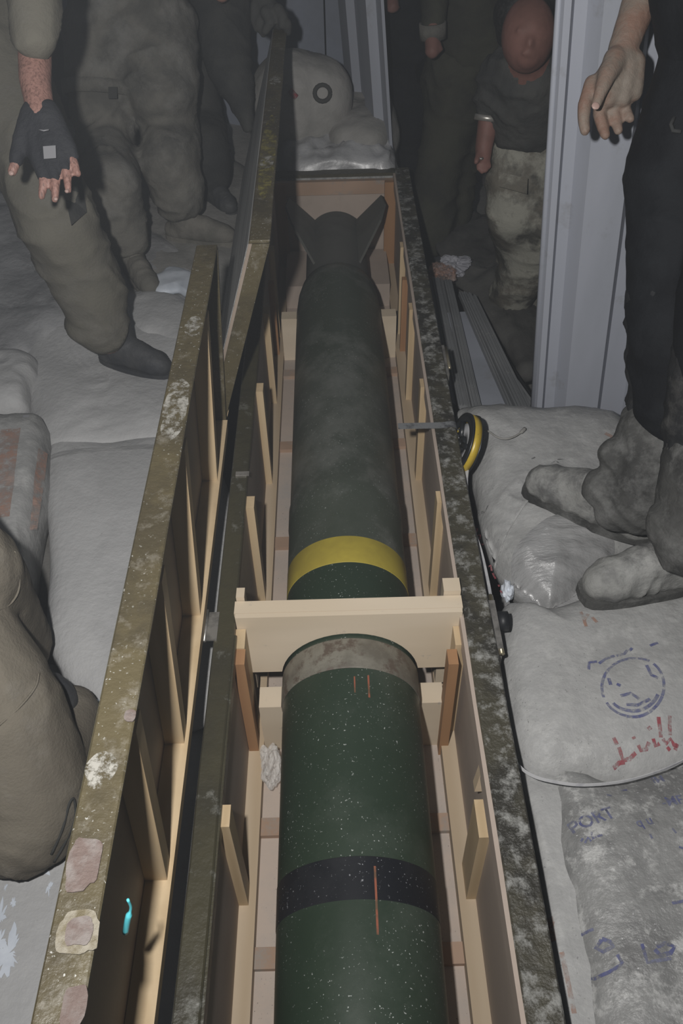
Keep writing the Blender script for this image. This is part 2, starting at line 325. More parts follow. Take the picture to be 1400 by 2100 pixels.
# bodies, clothes, boots: volumes joined by voxel remesh into one surface
_ico = None
def _add_ell(bm, c, rad, rot=None, sub=2):
    Mx = Matrix.Translation(c) @ (rot.to_4x4() if rot is not None else Matrix.Identity(4)) @ Matrix.Diagonal((*rad,1))
    bmesh.ops.create_icosphere(bm, subdivisions=sub, radius=1, matrix=Mx)
def _add_cap(bm, p, q, r1, r2, flat=None):
    p = Vector(p); q = Vector(q); d = q-p; L_ = d.length
    _add_ell(bm, p, (r1,r1,r1)); _add_ell(bm, q, (r2,r2,r2))
    if L_ < 1e-4: return
    rot = d.to_track_quat('Z','Y').to_matrix().to_4x4()
    bmesh.ops.create_cone(bm, cap_ends=True, segments=20, radius1=r1, radius2=r2, depth=L_, matrix=Matrix.Translation((p+q)/2) @ rot)
def blob(name, parts, m, parent, voxel=.010, sm=6, folds=0.0, ff=6.0, axis=(0,0,1), seed=0, fine=0.0, label=None, mats=None):
    bm = bmesh.new()
    for a in parts:
        if a[0] == 'c': _add_cap(bm, *a[1:])
        elif a[0] == 'e': _add_ell(bm, Vector(a[1]), a[2], a[3] if len(a) > 3 else None, 3)
        elif a[0] == 'chain':
            for (p, r1), (q, r2) in zip(a[1], a[1][1:]): _add_cap(bm, p, q, r1, r2)
    me = bpy.data.meshes.new('t'); bm.to_mesh(me); bm.free()
    t = bpy.data.objects.new('t', me); COL.objects.link(t)
    r = t.modifiers.new('r', 'REMESH'); r.mode = 'VOXEL'; r.voxel_size = voxel
    if sm: s = t.modifiers.new('s', 'SMOOTH'); s.iterations = sm; s.factor = .5
    bpy.context.view_layer.update()
    dg = bpy.context.evaluated_depsgraph_get(); out = bpy.data.meshes.new_from_object(t.evaluated_get(dg))
    bpy.data.objects.remove(t); bpy.data.meshes.remove(me); out.name = name
    if folds or fine:
        ax = np.array(Vector(axis).normalized())
        def fn(co):
            u = co@ax
            ff2 = ff*2.1
            def ridge(q): return (1-np.abs(np.sin(q)))**1.8
            wv = u*ff2*3.14 + 2.4*npnoise(co, 1.5, seed) + 1.5*npnoise(co, 3.4, seed+4)
            w2 = u*ff2*6.5 + 3.6*npnoise(co, 2.1, seed+14) + 1.6*npnoise(co, 6.0, seed+17)
            amp = np.clip(.55+.6*npnoise(co, 1.8, seed+9), .08, 1.1); amp2 = np.clip(.4+.8*npnoise(co, 2.6, seed+19), 0, 1)
            return folds*1.15*(ridge(wv)-.35)*amp + folds*.55*(ridge(w2)-.35)*amp2 + folds*.5*npnoise(co, 2.2, seed+3) + fine*npnoise(co, 9, seed+5)
        displace(out, fn)
    o = link(name, out, m, parent, smooth=True)
    if label: o['label'] = label
    return o

# ---------------------------------------------------------------- setting
def struct(o): o['kind'] = 'structure'; return o
def ground(name, x0,x1,y0,y1,z, m, n=70, amp=.015):
    bm = bmesh.new(); bmesh.ops.create_grid(bm, x_segments=n, y_segments=n, size=.5)
    for v in bm.verts:
        v.co = Vector((x0+(v.co.x+.5)*(x1-x0), y0+(v.co.y+.5)*(y1-y0), z))
        v.co.z += amp*noise.noise(v.co*2.2)+amp*.4*noise.noise(v.co*7)
        k = min(1, max(0, (-.40-v.co.x)/.12)); v.co.z += .285*k   # trodden fill left of the crate
    return struct(link(name, from_bm(bm, name), m, None, smooth=True))
ground('floor', -3.2, 3.2, -1.2, 7.2, -.13, 'floor', 150)
def corrugated(name, p0, dirx, up, prof, m, parent=None, thick=.012, z1=1.0):
    """folded sheet: prof is a list of (along, out) points, extruded along up by z1"""
    nrm = Vector(dirx).cross(Vector(up)).normalized(); bm = bmesh.new(); lo=[]; hi=[]; lo2=[]; hi2=[]
    for a, o_ in prof:
        b = Vector(p0)+Vector(dirx)*a+nrm*o_
        lo.append(bm.verts.new(b)); hi.append(bm.verts.new(b+Vector(up)*z1))
        b = b - nrm*thick
        lo2.append(bm.verts.new(b)); hi2.append(bm.verts.new(b+Vector(up)*z1))
    for i in range(len(prof)-1):
        bm.faces.new((lo[i],lo[i+1],hi[i+1],hi[i])); bm.faces.new((lo2[i+1],lo2[i],hi2[i],hi2[i+1]))
        bm.faces.new((hi[i],hi[i+1],hi2[i+1],hi2[i])); bm.faces.new((lo[i+1],lo[i],lo2[i],lo2[i+1]))
    bm.faces.new((lo[0],hi[0],hi2[0],lo2[0])); bm.faces.new((lo[-1],lo2[-1],hi2[-1],hi[-1]))
    bmesh.ops.bevel(bm, geom=[e for e in bm.edges if e.is_manifold and e.calc_face_angle(0) > .4], offset=.003, segments=2, affect='EDGES')
    return link(name, from_bm(bm, name), m, parent)
# back wall of bluish sheets, a black slot between them and a folded door jamb
struct(box('wall_back', -3.2, -.12, 4.62, 4.72, -.13, 2.6, 'wall', bev=0))
for i, (a, b) in enumerate(((-1.25,-.52),(-.51,.012),(.02,.15))):
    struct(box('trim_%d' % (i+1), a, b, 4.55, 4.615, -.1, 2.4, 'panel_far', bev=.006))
struct(box('wall_right', 3.1, 3.2, -1.2, 7.2, -.13, 2.6, 'wall', bev=0))
struct(box('wall_left', -3.2, -3.1, -1.2, 7.2, -.13, 2.6, 'wall', bev=0))
struct(box('wall_far', -3.2, 3.2, 7.1, 7.2, -.13, 2.6, 'wall', bev=0))
pj = aty(733, 190, 4.35); pk = aty(821, 345, 3.62)
jd = empty('door_jamb', (pk.x, 3.9, -.12), 'pale folded metal door jamb standing at the far right corner of the crate', 'door jamb')
ux = (Vector((pk.x,pk.y,0))-Vector((pj.x+.0,4.25,0))); ln = ux.length; ux.normalize()
corrugated('sheet', Vector((pj.x,4.25,-.12)), ux, GUP, [(0,0),(.06*ln/.7,0),(.09,.03),(.22,.03),(.25,0),(.40,0),(.43,.035),(.56,.035),(.58,0),(ln,0)], 'panel', jd, z1=2.4)
# white ribbed column sheet at the right
c0 = aty(1092, 845, 2.1); c0.z = -.12
cl = empty('ribbed_panel', (c0.x+.2, 2.12, -.12), 'tall dusty white ribbed metal panel standing behind the hand of the black-clad person', 'panel')
base = c0 - GUP*0; t_ = (aty(1092,845,2.1)-c0)
base = aty(1092,845,2.1) - GUP*((aty(1092,845,2.1).z+.12)/GUP.z)
prof = [(0,-.03),(.012,0),(.028,0),(.045,-.045),(.075,-.045),(.10,.0),(.20,.0),(.225,-.05),(.295,-.05),(.32,0),(.40,0),(.425,-.05),(.50,-.05),(.525,0),(.63,0),(.65,-.03)]
corrugated('panel_sheet', base, (1,0,0), GUP, prof, 'panel', cl, z1=2.5, thick=.008)
tube('edge_lip', [base+Vector((.004,.02,0))+GUP*.01, base+Vector((.004,.02,0))+GUP*2.49], .008, 'panel', cl)

# ---------------------------------------------------------------- crate
XL, XR, HT = -.206, .288, .42
Y0, Y1 = -.55, 3.45
crate = empty('rocket_crate', (.04, 1.45, -.10), 'long open plywood crate with dusty olive edges holding the green rocket', 'crate')
box('floor_board', XL-.02, XR+.02, Y0, Y1, -.022, 0, 'ply', crate)
for y in (-.3, .55, 1.4, 2.25, 3.1): box('skid', XL, XR, y, y+.09, -.115, -.022, 'pine', crate)
for xs, s in ((XL,-1),(XR,1)):
    xo = xs+s*.012
    box('side_panel', min(xs,xo), max(xs,xo), Y0, Y1, 0, HT-.012, 'ply_wall', crate, bev=0)
    xa, xb = (xs-.040, xs-.012) if s < 0 else (xs+.012, xs+.050)
    o = box('side_core', xa, xb, Y0, Y1, -.02, HT-.014, 'ply_edge', crate, bev=0)
    xa, xb = (xs-.042, xs+.001) if s < 0 else (xs-.001, xs+.058)
    o = box('top_rail', xa, xb, Y0, Y1+.04, HT-.014, HT, 'olive_dark' if s < 0 else 'olive_dusty', crate, bev=.003, cut=40, wob=.0015)
    if s > 0:
        box('inner_lip', xs-.009, xs-.0005, Y0, Y1, HT-.05, HT-.004, 'ply_wall', crate, bev=.001)
    else:
        box('inner_groove', xs-.001, xs+.005, Y0, 1.12, HT-.04, HT-.008, 'olive_dark', crate, bev=.001)
    # long batten on the floor along the wall and upright posts on it
    xa, xb = (xs, xs+.035) if s < 0 else (xs-.035, xs)
    box('long_batten', xa, xb, Y0, Y1-.02, 0, .042, 'pine', crate)
    for y in (-.10, .30, .70, 1.52, 2.0, 2.42, 2.84):
        t = .020
        if s > 0 and y == .70:
            box('post', xs-t, xs, y, y+.075, .042, .33, 'pine_v', crate)
        else:
            box('post', *((xs, xs+t) if s < 0 else (xs-t, xs)), y, y+.042, .042, .402, 'pine_v', crate)
# broken splinter above the right near post
prism('splinter', [(XR-.017,.79,.332),(XR-.001,.79,.332),(XR-.004,.84,.392),(XR-.008,.80,.386)], (0,.022,0), 'pine', crate, bev=.0008)
for y in (.585, .862, 1.40, 1.75, 2.2, 2.62): box('cross_batten', XL+.035, XR-.035, y, y+.042, 0, .014, 'pine_batten', crate)
# end board and its frame
box('end_panel', XL, XR, Y1-.012, Y1, 0, HT-.03, 'ply_wall', crate)
box('end_core', XL-.05, XR+.05, Y1+.001, Y1+.035, -.02, HT-.016, 'ply_edge', crate)
box('end_rail', XL+.0015, XR-.0015, Y1-.006, Y1+.04, HT-.014, HT-.001, 'olive_dark', crate)
box('end_frame', XL, XR, Y1-.034, Y1-.012, .345, HT-.02, 'pine_batten', crate)
box('end_strip', .050, .060, Y1-.016, Y1-.012, .03, .345, 'ply_wall', crate, bev=.001)
box('end_post', XR-.045, XR, Y1-.055, Y1-.034, .0, HT-.02, 'pine_red', crate)
box('end_post', XL, XL+.045, Y1-.055, Y1-.034, .0, HT-.02, 'pine_red', crate)
box('end_sill', XL+.035, XR-.035, 3.12, Y1-.034, 0, .10, 'ply_wall', crate)
# saddles under the rocket
RX, RZ = .040, .210
def saddle(y, t, zt, rad, m='pine_x', name='saddle'):
    """board across the crate with a round seat cut in it"""
    pts = [(XL+.035, y, 0.0), (XR-.035, y, 0.0), (XR-.035, y, zt)]
    a0 = math.asin(min(1, (RZ-zt)/rad)) if zt < RZ else 0
    n = 20; arc = []
    for i in range(n+1):
        a = -a0 - (PI-2*a0)*i/n; arc.append((RX+rad*math.cos(a), y, RZ+rad*math.sin(a)))
    pts += arc + [(XL+.035, y, zt)]
    return prism(name, pts, (0,t,0), m, crate, bev=0)
saddle(1.085, .055, .186, .162)
saddle(2.745, .05, .180, .158)
saddle(-.30, .05, .186, .16)
def clamp(y, t):
    """arched board over the rocket between two posts"""
    n = 24; r_ = .158; zb = .232; a0 = math.asin((zb-RZ)/r_)
    pts = [(XL+.006, y, zb)]
    for i in range(n+1):
        a = PI-a0-(PI-2*a0)*i/n; pts.append((RX+r_*math.cos(a), y, RZ+r_*math.sin(a)))
    pts += [(XR-.006, y, zb), (XR-.004, y, .432), (XL+.002, y, .432)]
    return prism('clamp_board', pts, (0,t,0), 'pine_x', crate, bev=0)
clamp(1.150, .012)
box('clamp_top', XL-.001, XR-.002, 1.1625, 1.196, .30, .4325, 'pine_x', crate, bev=.002)
box('clamp_post', XL, XL+.022, 1.098, 1.149, .042, .395, 'pine_v', crate)
box('clamp_post', XR-.022, XR, 1.098, 1.149, .042, .385, 'pine_v', crate)
box('clamp_stop', XL+.001, XL+.024, 1.058, 1.0975, .0, .392, 'pine_red', crate)
box('clamp_stop', XR-.040, XR-.0185, 1.058, 1.0975, .0, .372, 'pine_red', crate)
box('clamp_stop', XR-.04, XR-.003, 1.198, 1.235, .10, .446, 'pine_x', crate, bev=.005)
box('clamp_stop', XL+.002, XL+.02, 1.198, 1.225, .10, .444, 'pine_x', crate, bev=.004)
for s in (XL, XR-.02): box('cradle_stop', s, s+.02, 2.72, 2.744, .0, .34, 'pine_red', crate)
# the raised lids, hinged on the left wall
def lid(y0, y1, tX0, tX1, near_mat, posts, top=.96, skin='olive_dark', hb=-.272):
    """panel from the hinge (x, z=.40) to the top edge; sub-parts battens and rails"""
    zb = .415
    def P(u, v, w_):   # u along crate, v 0 hinge..1 top, w thickness outwards (left)
        k = (u-y0)/(y1-y0); tx = tX0+(tX1-tX0)*k
        return Vector((hb+(tx-hb)*v - w_, u, zb+(top-zb)*v))
    def slab(name, u0,u1,v0,v1,w0,w1, m, par, bev=.0015, cut=0, wob=0):
        return hexa(name, [P(u0,v0,w1),P(u0,v0,w0),P(u1,v0,w0),P(u1,v0,w1),P(u0,v1,w1),P(u0,v1,w0),P(u1,v1,w0),P(u1,v1,w1)], m, par, bev, cut, wob)
    ld = slab('lid', y0, y1, 0.0, .985, .040, .048, 'ply_dark', crate)
    e = .0035
    slab('lid_rail', y0, y1, .985, 1.0, .0, .048, near_mat, ld, .002, 30, .0012)
    slab('lid_skin', y0, y1, .0, .984, .0485, .050, skin, ld, 0)
    slab('hinge_rail', y0, y1, 0, .012, .0, .024, 'rubber', ld, .003)
    slab('hinge_bead', y0+.03, y1-.03, .0125, .02, .0, .012, 'olive_dark', ld, .001)
    slab('end_rail', y0, y0+.012, .0, .984, .0, .0395, near_mat, ld, .002)
    slab('end_rail', y1-.012, y1, .0, .984, .0, .0395, near_mat, ld, .002)
    slab('top_batten', y0+.013, y1-.013, .93, .984, .015, .0395, 'ply_dark', ld)
    slab('long_batten', y0+.013, y1-.013, .03, .10, -.004, .0395, 'pine_v', ld)
    for y in posts: slab('post', y, y+.034, .101, .93, .003, .0395, 'pine_v', ld)
    return ld
lidA = lid(-.55, 1.80, -.231, -.231, 'olive', [-.25, .15, .58, .83, 1.13, 1.55])
lidB = lid(1.812, 3.47, -.113, -.118, 'olive', [1.95, 2.4, 2.9, 3.3], skin='ply_edge', hb=-.285)
lidA['label'] = 'near raised lid'; lidB['label'] = 'far raised lid leaning over the crate'
# patches of worn paint on the near lid rail
def rail_patch(name, px0, py0, px1, py1, m, zz=.9615, seed=0):
    a = atz(px0,py0,zz); b = atz(px1,py1,zz); cx, cy = (a.x+b.x)/2, (a.y+b.y)/2; rx, ry = abs(b.x-a.x)/2, abs(b.y-a.y)/2
    bm = bmesh.new(); v = []
    for k in range(26):
        t = 2*PI*k/26; q = 1+.22*noise.noise(Vector((math.cos(t)*1.6+seed, math.sin(t)*1.6, 3)))
        v.append(bm.verts.new((cx+rx*q*math.copysign(abs(math.cos(t))**.6,math.cos(t)), cy+ry*q*math.copysign(abs(math.sin(t))**.6,math.sin(t)), zz)))
    f = bm.faces.new(v); r_ = bmesh.ops.extrude_face_region(bm, geom=[f])
    for q in r_['geom']:
        if isinstance(q, bmesh.types.BMVert): q.co.z += .0012
    return link(name, from_bm(bm, name), m, lidA)
rail_patch('rust_patch', 148, 1718, 196, 1822, 'rust', seed=1)
rail_patch('flaked_patch', 128, 1868, 194, 1958, 'putty', seed=5)
rail_patch('rust_patch', 143, 1880, 184, 1940, 'rust', .9630, seed=2)
rail_patch('rust_patch', 136, 2020, 168, 2110, 'rust', seed=4)
rail_patch('rust_patch', 258, 1456, 276, 1480, 'rust', seed=7)
def smear(px0, py0, px1, py1, m, par, x0, x1, zz=.9608, name='dust_smear'):
    ya = atz(px0,py0,zz).y; yb = atz(px1,py1,zz).y
    bm = bmesh.new(); n = 16; prev = None
    for i in range(n+1):
        y = ya+(yb-ya)*i/n; e_ = math.sin(PI*i/n)**.35; c_ = (x0+x1)/2; h_ = (x1-x0)/2*e_*(.85+.25*noise.noise(Vector((y*40,1,2))))+.0005
        v = [bm.verts.new((c_-h_,y,zz)), bm.verts.new((c_+h_,y,zz))]
        if prev: bm.faces.new((prev[0],prev[1],v[1],v[0]))
        prev = v
    return link(name, from_bm(bm, name), m, par)
smear(350,905,372,775,'smear',lidA,-.279,-.231)
smear(385,690,398,648,'smear',lidA,-.270,-.231)
smear(190,1620,215,1540,'smear',lidA,-.279,-.240)
smear(548,410,556,235,'smear_y',lidB,-.163,-.116)
smear(546,345,552,318,'smear',lidB,-.160,-.120,.9612)
smear(553,175,560,155,'smear',lidB,-.162,-.120,.9612)
# hinges, latches
def hinge(y, name='hinge', m='steel'):
    a = Vector((XL-.048, y, HT-.012))
    h = box(name, a.x-.022, a.x+.014, y, y+.075, HT+.0005, HT+.004, m, crate, bev=.001)
    tube('hinge_pin', [(a.x-.012, y-.004, HT+.004), (a.x-.012, y+.08, HT+.004)], .0045, 'steel', h)
    return h
hinge(1.10, m='steel'); hinge(2.55, m='brass')
box('strap_clip', XL-.03, XL+.004, 1.618, 1.632, HT, HT+.004, 'steel', crate, bev=.001)
l = box('latch', XR+.058, XR+.074, 1.07, 1.20, HT-.09, HT-.012, 'steel', crate, bev=.004)
tube('latch_knob', [(XR+.076,1.155,HT-.03),(XR+.098,1.155,HT-.03)], .022, 'rubber', l, seg=16)
tube('latch_rod', [(XR+.070,1.06,HT-.02),(XR+.068,1.22,HT-.02)], .006, 'brass', l)
l = box('latch', XR+.058, XR+.068, 2.05, 2.20, HT-.06, HT-.01, 'steel', crate, bev=.004)
tube('latch_rod', [(XR+.072,2.08,HT-.012),(XR+.072,2.19,HT-.012)], .005, 'brass', l)
# blue plastic strip and a cream tag on the lid batten
bp = aty(262, 1890, .22)

# ---------------------------------------------------------------- rocket
rocket = empty('rocket', (RX, 1.45, RZ-.15), 'dark green artillery rocket with yellow and black bands lying in the crate', 'rocket')
lathe_y('warhead', [(-.72,.02),(-.70,.045),(-.60,.085),(-.45,.112),(-.2,.136),(.05,.1455),(.30,.1495),(.60,.152),(1.062,.1535)], RX, RZ, 'green', rocket)
lathe_y('collar', [(1.0622,.1545),(1.066,.1565),(1.136,.1565),(1.140,.1545)], RX, RZ, 'collar', rocket)
lathe_y('front_motor', [(1.1402,.1525),(1.366,.1525)], RX, RZ, 'green', rocket)
lathe_y('yellow_band', [(1.3662,.1525),(1.367,.153),(1.452,.153),(1.453,.1525)], RX, RZ, 'yellow_band', rocket)
lathe_y('motor_body', [(1.4532,.1525),(1.60,.1525),(1.615,.1545),(1.68,.1545),(1.695,.1515),(2.60,.1515),(2.72,.151),(2.79,.147),(2.845,.138),(2.862,.128)], RX, RZ, 'green_rear', rocket)
lathe_y('tail_tube', [(2.862,.126),(2.90,.121),(3.30,.119),(3.302,.110),(3.25,.105)], RX, RZ, 'tail', rocket)
lathe_y('black_band', [(.5825,.15190),(.5835,.1527),(.657,.1531),(.658,.1525)], RX, RZ, 'black_band', rocket, cap=False)
for k, ang in enumerate((45, 135, 225, 315)):
    a = math.radians(ang); er = Vector((math.cos(a),0,math.sin(a))); c = Vector((RX,0,RZ))
    ro = .262 if k < 2 else .20
    pts = [c+er*.116+Vector((0,2.93,0)), c+er*(ro-.02)+Vector((0,3.10,0)), c+er*(ro+.012)+Vector((0,3.19,0)), c+er*ro+Vector((0,3.285,0)), c+er*.116+Vector((0,3.285,0))]
    nn = er.cross(Vector((0,1,0)))*.009
    prism('fin', [p-nn/2 for p in pts], nn, 'tail', rocket)
def on_rocket(name, ang, y0, y1, wd, m, r=.1542):
    a = math.radians(ang); bm = bmesh.new(); prev = None
    for i in range(9):
        y = y0+(y1-y0)*i/8; rr = (.1520+(.1535-.152)*(y-.6)/.46 if y > .6 else .1495+(.152-.1495)*(y-.3)/.3)+.0009
        if .575 < y < .665: rr += .0008
        v = [bm.verts.new((RX+rr*math.sin(a+da), y, RZ+rr*math.cos(a+da))) for da in (-wd/2/rr, wd/2/rr)]
        if prev: bm.faces.new((prev[0],prev[1],v[1],v[0]))
        prev = v
    return link(name, from_bm(bm, name), m, rocket)
on_rocket('red_mark', 12, .525, .64, .004, 'redmark'); on_rocket('red_mark', 14, .99, 1.045, .004, 'redmark'); on_rocket('red_mark', 3, 1.0, 1.04, .003, 'redmark')

# clear crumpled plastic beside the rocket
def crumple(name, c, r, m, label, cat, flat=.5, seed=0, amp=.35, sub=4):
    bm = bmesh.new(); bmesh.ops.create_icosphere(bm, subdivisions=sub, radius=1)
    for v in bm.verts:
        k = 1+amp*noise.noise(v.co*1.6+Vector((seed,0,0)))+amp*.6*(1-abs(noise.noise(v.co*4+Vector((seed,1,0))))*3)*.5
        v.co = Vector(c)+Vector((v.co.x*r[0]*k, v.co.y*r[1]*k, v.co.z*r[2]*k))
    me = from_bm(bm, name); o = link(name, me, m); return tag(o, label, cat)
p = atz(556, 1572, .05)
crumple('plastic_bag', (p.x, p.y, .055), (.026,.042,.035), 'clear', 'small clear crumpled plastic bag in the crate left of the green rocket', 'plastic bag', seed=3, amp=.5)

# ---------------------------------------------------------------- sacks, right side
def O(z, *pts): return [tuple(atz(x,y,z)[:2]) for x, y in pts]
rb = []
o = bag('cement_sack', O(.30,(1030,1240),(1110,1250),(1240,1215),(1400,1190),(1560,1260),(1600,1420),(1500,1560),(1330,1610),(1200,1618),(1085,1590),(1048,1530),(1030,1400)), .365, .20, 'bag', 'grey cement sack with a round blue stamp and red script, lying beside the crate', 'sack', seed=3, crease=.004, lump=.008, power=5)
rb.append(o); s_stamp = o
o = bag('cement_sack', O(.28,(1108,1570),(1240,1585),(1420,1540),(1620,1560),(1720,1800),(1700,2300),(1450,2450),(1240,2430),(1196,2180),(1150,1880)), .352, .24, 'bag_wet', 'big scuffed grey cement sack with blue lettering at the lower right corner', 'sack', seed=8, crease=.006, lump=.008, power=5)
rb.append(o); s_port = o
o = bag('cement_sack', O(.26,(1047,1540),(1120,1510),(1220,1620),(1250,1900),(1300,2400),(1195,2560),(1128,2120),(1092,1850),(1066,1680)), .315, .30, 'bag', 'grey sack with pink stripes squeezed between the crate and the lettered sack', 'sack', seed=12, crease=.003, lump=.006, power=5)
rb.append(o); s_pink = o
o = bag('cement_sack', O(.30,(940,838),(1080,838),(1240,842),(1288,870),(1420,1000),(1480,1120),(1290,1150),(1150,1236),(1110,1244),(1040,1178),(995,1080),(972,960),(955,900)), .375, .22, 'bag', 'grey cement sack wrapped in shiny film under the rear boot, tape reel beside it', 'sack', seed=21, crease=.006, lump=.008, power=4.5)
rb.append(o); s_film = o
o = bag('cement_sack', O(.26,(1260,880),(1500,850),(1800,900),(1850,1200),(1500,1330),(1260,1240)), .33, .26, 'bag_smooth', 'grey cement sack under the heels of the black-clad person', 'sack', seed=30, crease=.004, power=5)
rb.append(o); s_heel = o
o = bag('cement_sack', O(.10,(1040,1180),(1300,1150),(1500,1260),(1500,1500),(1180,1560),(1050,1460)), .18, .28, 'bag_smooth', 'buried grey sack showing at the notch below the shiny wrapped sack', 'sack', seed=33, crease=.003, power=6)
rb.append(o)
B_ = {k: [bvh_of(s)] for k, s in (('stamp',s_stamp),('port',s_port),('pink',s_pink),('film',s_film))}
def W(z, *pts): return [tuple(atz(x,y,z)[:2]) for x, y in pts]
# blue round stamp, broken strokes
def arc_px(cx, cy, rx, ry, a0, a1, n=18, rot=0):
    out = []
    for i in range(n+1):
        t = math.radians(a0+(a1-a0)*i/n); x = rx*math.cos(t); y = ry*math.sin(t); c, s = math.cos(rot), math.sin(rot)
        out.append((cx+x*c-y*s, cy+x*s+y*c))
    return out
zs = .36
strokes('blue_stamp', B_['stamp'], [W(zs,*arc_px(1296,1414,64,58,-200,-60)), W(zs,*arc_px(1296,1414,62,58,-50,20)), W(zs,*arc_px(1296,1414,62,60,20,150))], .006, 'blue_ink', s_stamp)
strokes('blue_stamp', B_['stamp'], [W(zs,*arc_px(1296,1414,53,49,20,140)), W(zs,(1270,1432),(1290,1428),(1308,1440)), W(zs,(1282,1450),(1304,1452),(1330,1440)), W(zs,(1322,1372),(1332,1392),(1346,1398)), W(zs,(1246,1396),(1250,1410)), W(zs,(1262,1408),(1270,1412))], .007, 'blue_ink', s_stamp)
strokes('blue_script', B_['stamp'], [W(zs,(1205,1378),(1206,1364),(1222,1362)), W(zs,(1226,1366),(1240,1356),(1258,1350)), W(zs,(1262,1350),(1278,1346),(1284,1338)), W(zs,(1288,1340),(1294,1334)), W(zs,(1330,1330),(1340,1326),(1346,1324))], .006, 'blue_ink', s_stamp)
strokes('red_script', B_['stamp'], [W(zs,(1258,1512),(1266,1524)), W(zs,(1270,1528),(1282,1548),(1296,1545),(1306,1536)), W(zs,(1264,1560),(1274,1552),(1286,1550)), W(zs,(1310,1524),(1316,1532),(1328,1530),(1332,1518)), W(zs,(1340,1512),(1346,1524),(1354,1520)),
    W(zs,(1348,1474),(1352,1492),(1356,1510)), W(zs,(1371,1472),(1372,1490),(1374,1506)), W(zs,(1360,1512),(1368,1520),(1376,1512),(1384,1522),(1392,1524)), W(zs,(1372,1530),(1376,1526)), W(zs,(1388,1530),(1391,1520)), W(zs,(1298,1510),(1301,1514)), W(zs,(1328,1496),(1334,1492))], .0075, 'red_ink', s_stamp)
strokes('red_script', B_['stamp'], [W(zs,(1190,1255),(1200,1290)), W(zs,(1205,1262),(1196,1276)), W(zs,(1212,1270),(1222,1282))], .007, 'orange', s_stamp)
strokes('grey_ring', B_['pink'], [W(.31,*arc_px(1037,1432,9,20,0,360))], .004, 'black_ink', s_pink)
# blue lettering on the big sack
zp = .35
def dirang(z, a, b):
    p_, q_ = atz(*a, z), atz(*b, z); return (p_.x,p_.y), math.atan2(q_.y-p_.y, q_.x-p_.x), math.hypot(q_.x-p_.x,q_.y-p_.y)
p0, a0, L0 = dirang(zp, (1176,1704), (1240,1684)); lettering('blue_lettering', B_['port'], 'PORT', p0, a0, .034, 'blue_ink', s_port)
p0, a0, L0 = dirang(zp, (1360,1654), (1400,1648)); lettering('blue_lettering', B_['port'], '-ME', p0, a0, .027, 'blue_ink', s_port)
p0, a0, L0 = dirang(zp, (1322,1634), (1400,1622)); lettering('blue_lettering', B_['port'], 'IM', (p0[0]+.03,p0[1]+.035), a0, .024, 'blue_ink', s_port)
p0, a0, L0 = dirang(zp, (1306,1700), (1400,1676)); lettering('blue_lettering', B_['port'], 'q u', p0, a0, .026, 'blue_ink', s_port)
strokes('blue_script', B_['port'], [W(zp,(1192,1722),(1196,1716)), W(zp,(1200,1726),(1206,1716),(1212,1724)), W(zp,(1212,1706),(1216,1720),(1222,1716)), W(zp,(1224,1716),(1234,1714)),
    W(zp,(1246,1624),(1256,1626)), W(zp,(1276,1612),(1290,1610)), W(zp,(1330,1714),(1334,1724)), W(zp,(1376,1702),(1384,1712)), W(zp,(1390,1740),(1400,1744))], .004, 'blue_ink', s_port)
strokes('blue_emblem', B_['port'], [W(zp,(1196,1972),(1204,1988),(1226,1996),(1250,1990),(1270,1980),(1276,1974),(1266,1956))], .0055, 'blue_ink', s_port)
strokes('blue_line', B_['port'], [W(zp,(1192,1904),(1220,1898))], .0048, 'blue_ink', s_port)
strokes('blue_emblem', B_['port'], [W(zp,(1236,1920),(1252,1928),(1258,1938),(1240,1946),(1226,1936),(1236,1922))], .0065, 'blue_ink', s_port)
strokes('blue_line', B_['port'], [W(zp,(1314,1938),(1326,1976),(1374,1968))], .0055, 'blue_ink', s_port)
strokes('blue_line', B_['port'], [W(zp,(1374,1858),(1420,1850))], .0048, 'blue_ink', s_port)
strokes('blue_emblem', B_['port'], [W(zp,(1340,1950),(1352,1962),(1372,1958),(1380,1945),(1362,1938),(1344,1944))], .007, 'blue_ink', s_port)
strokes('pink_stripe', B_['pink'], [W(.31,(1128,1880),(1134,1930)), W(.31,(1150,1955),(1164,2020),(1176,2080)), W(.31,(1132,1890),(1127,1910))], .008, 'orange', s_pink)
zf_ = .37
strokes('red_script', B_['film'], [W(zf_,(966,1024),(972,1034)), W(zf_,(972,1040),(984,1046),(980,1056)), W(zf_,(980,1060),(990,1058),(988,1068)), W(zf_,(984,1074),(996,1078)), W(zf_,(990,1088),(996,1100)), W(zf_,(996,1104),(1000,1112)),
    W(zf_,(1006,1124),(1012,1120),(1014,1132)), W(zf_,(1016,1136),(1022,1148)), W(zf_,(1028,1160),(1030,1164)), W(zf_,(1032,1172),(1036,1178))], .0045, 'red_ink', s_film)
strokes('black_script', B_['film'], [W(zf_,(1088,946),(1096,942)), W(zf_,(1092,984),(1100,966),(1122,962),(1124,970)), W(zf_,(1130,954),(1138,948),(1146,954)), W(zf_,(1142,946),(1160,944)), W(zf_,(980,958),(982,966)), W(zf_,(986,1004),(998,1018),(1004,1012)), W(zf_,(1000,1028),(1012,1030)), W(zf_,(1016,1050),(1024,1056))], .004, 'black_ink', s_film)
strokes('orange_print', B_['film'], [W(zf_,(1240,890),(1264,900),(1276,894)), W(zf_,(1250,898),(1266,904))], .012, 'orange', s_film)
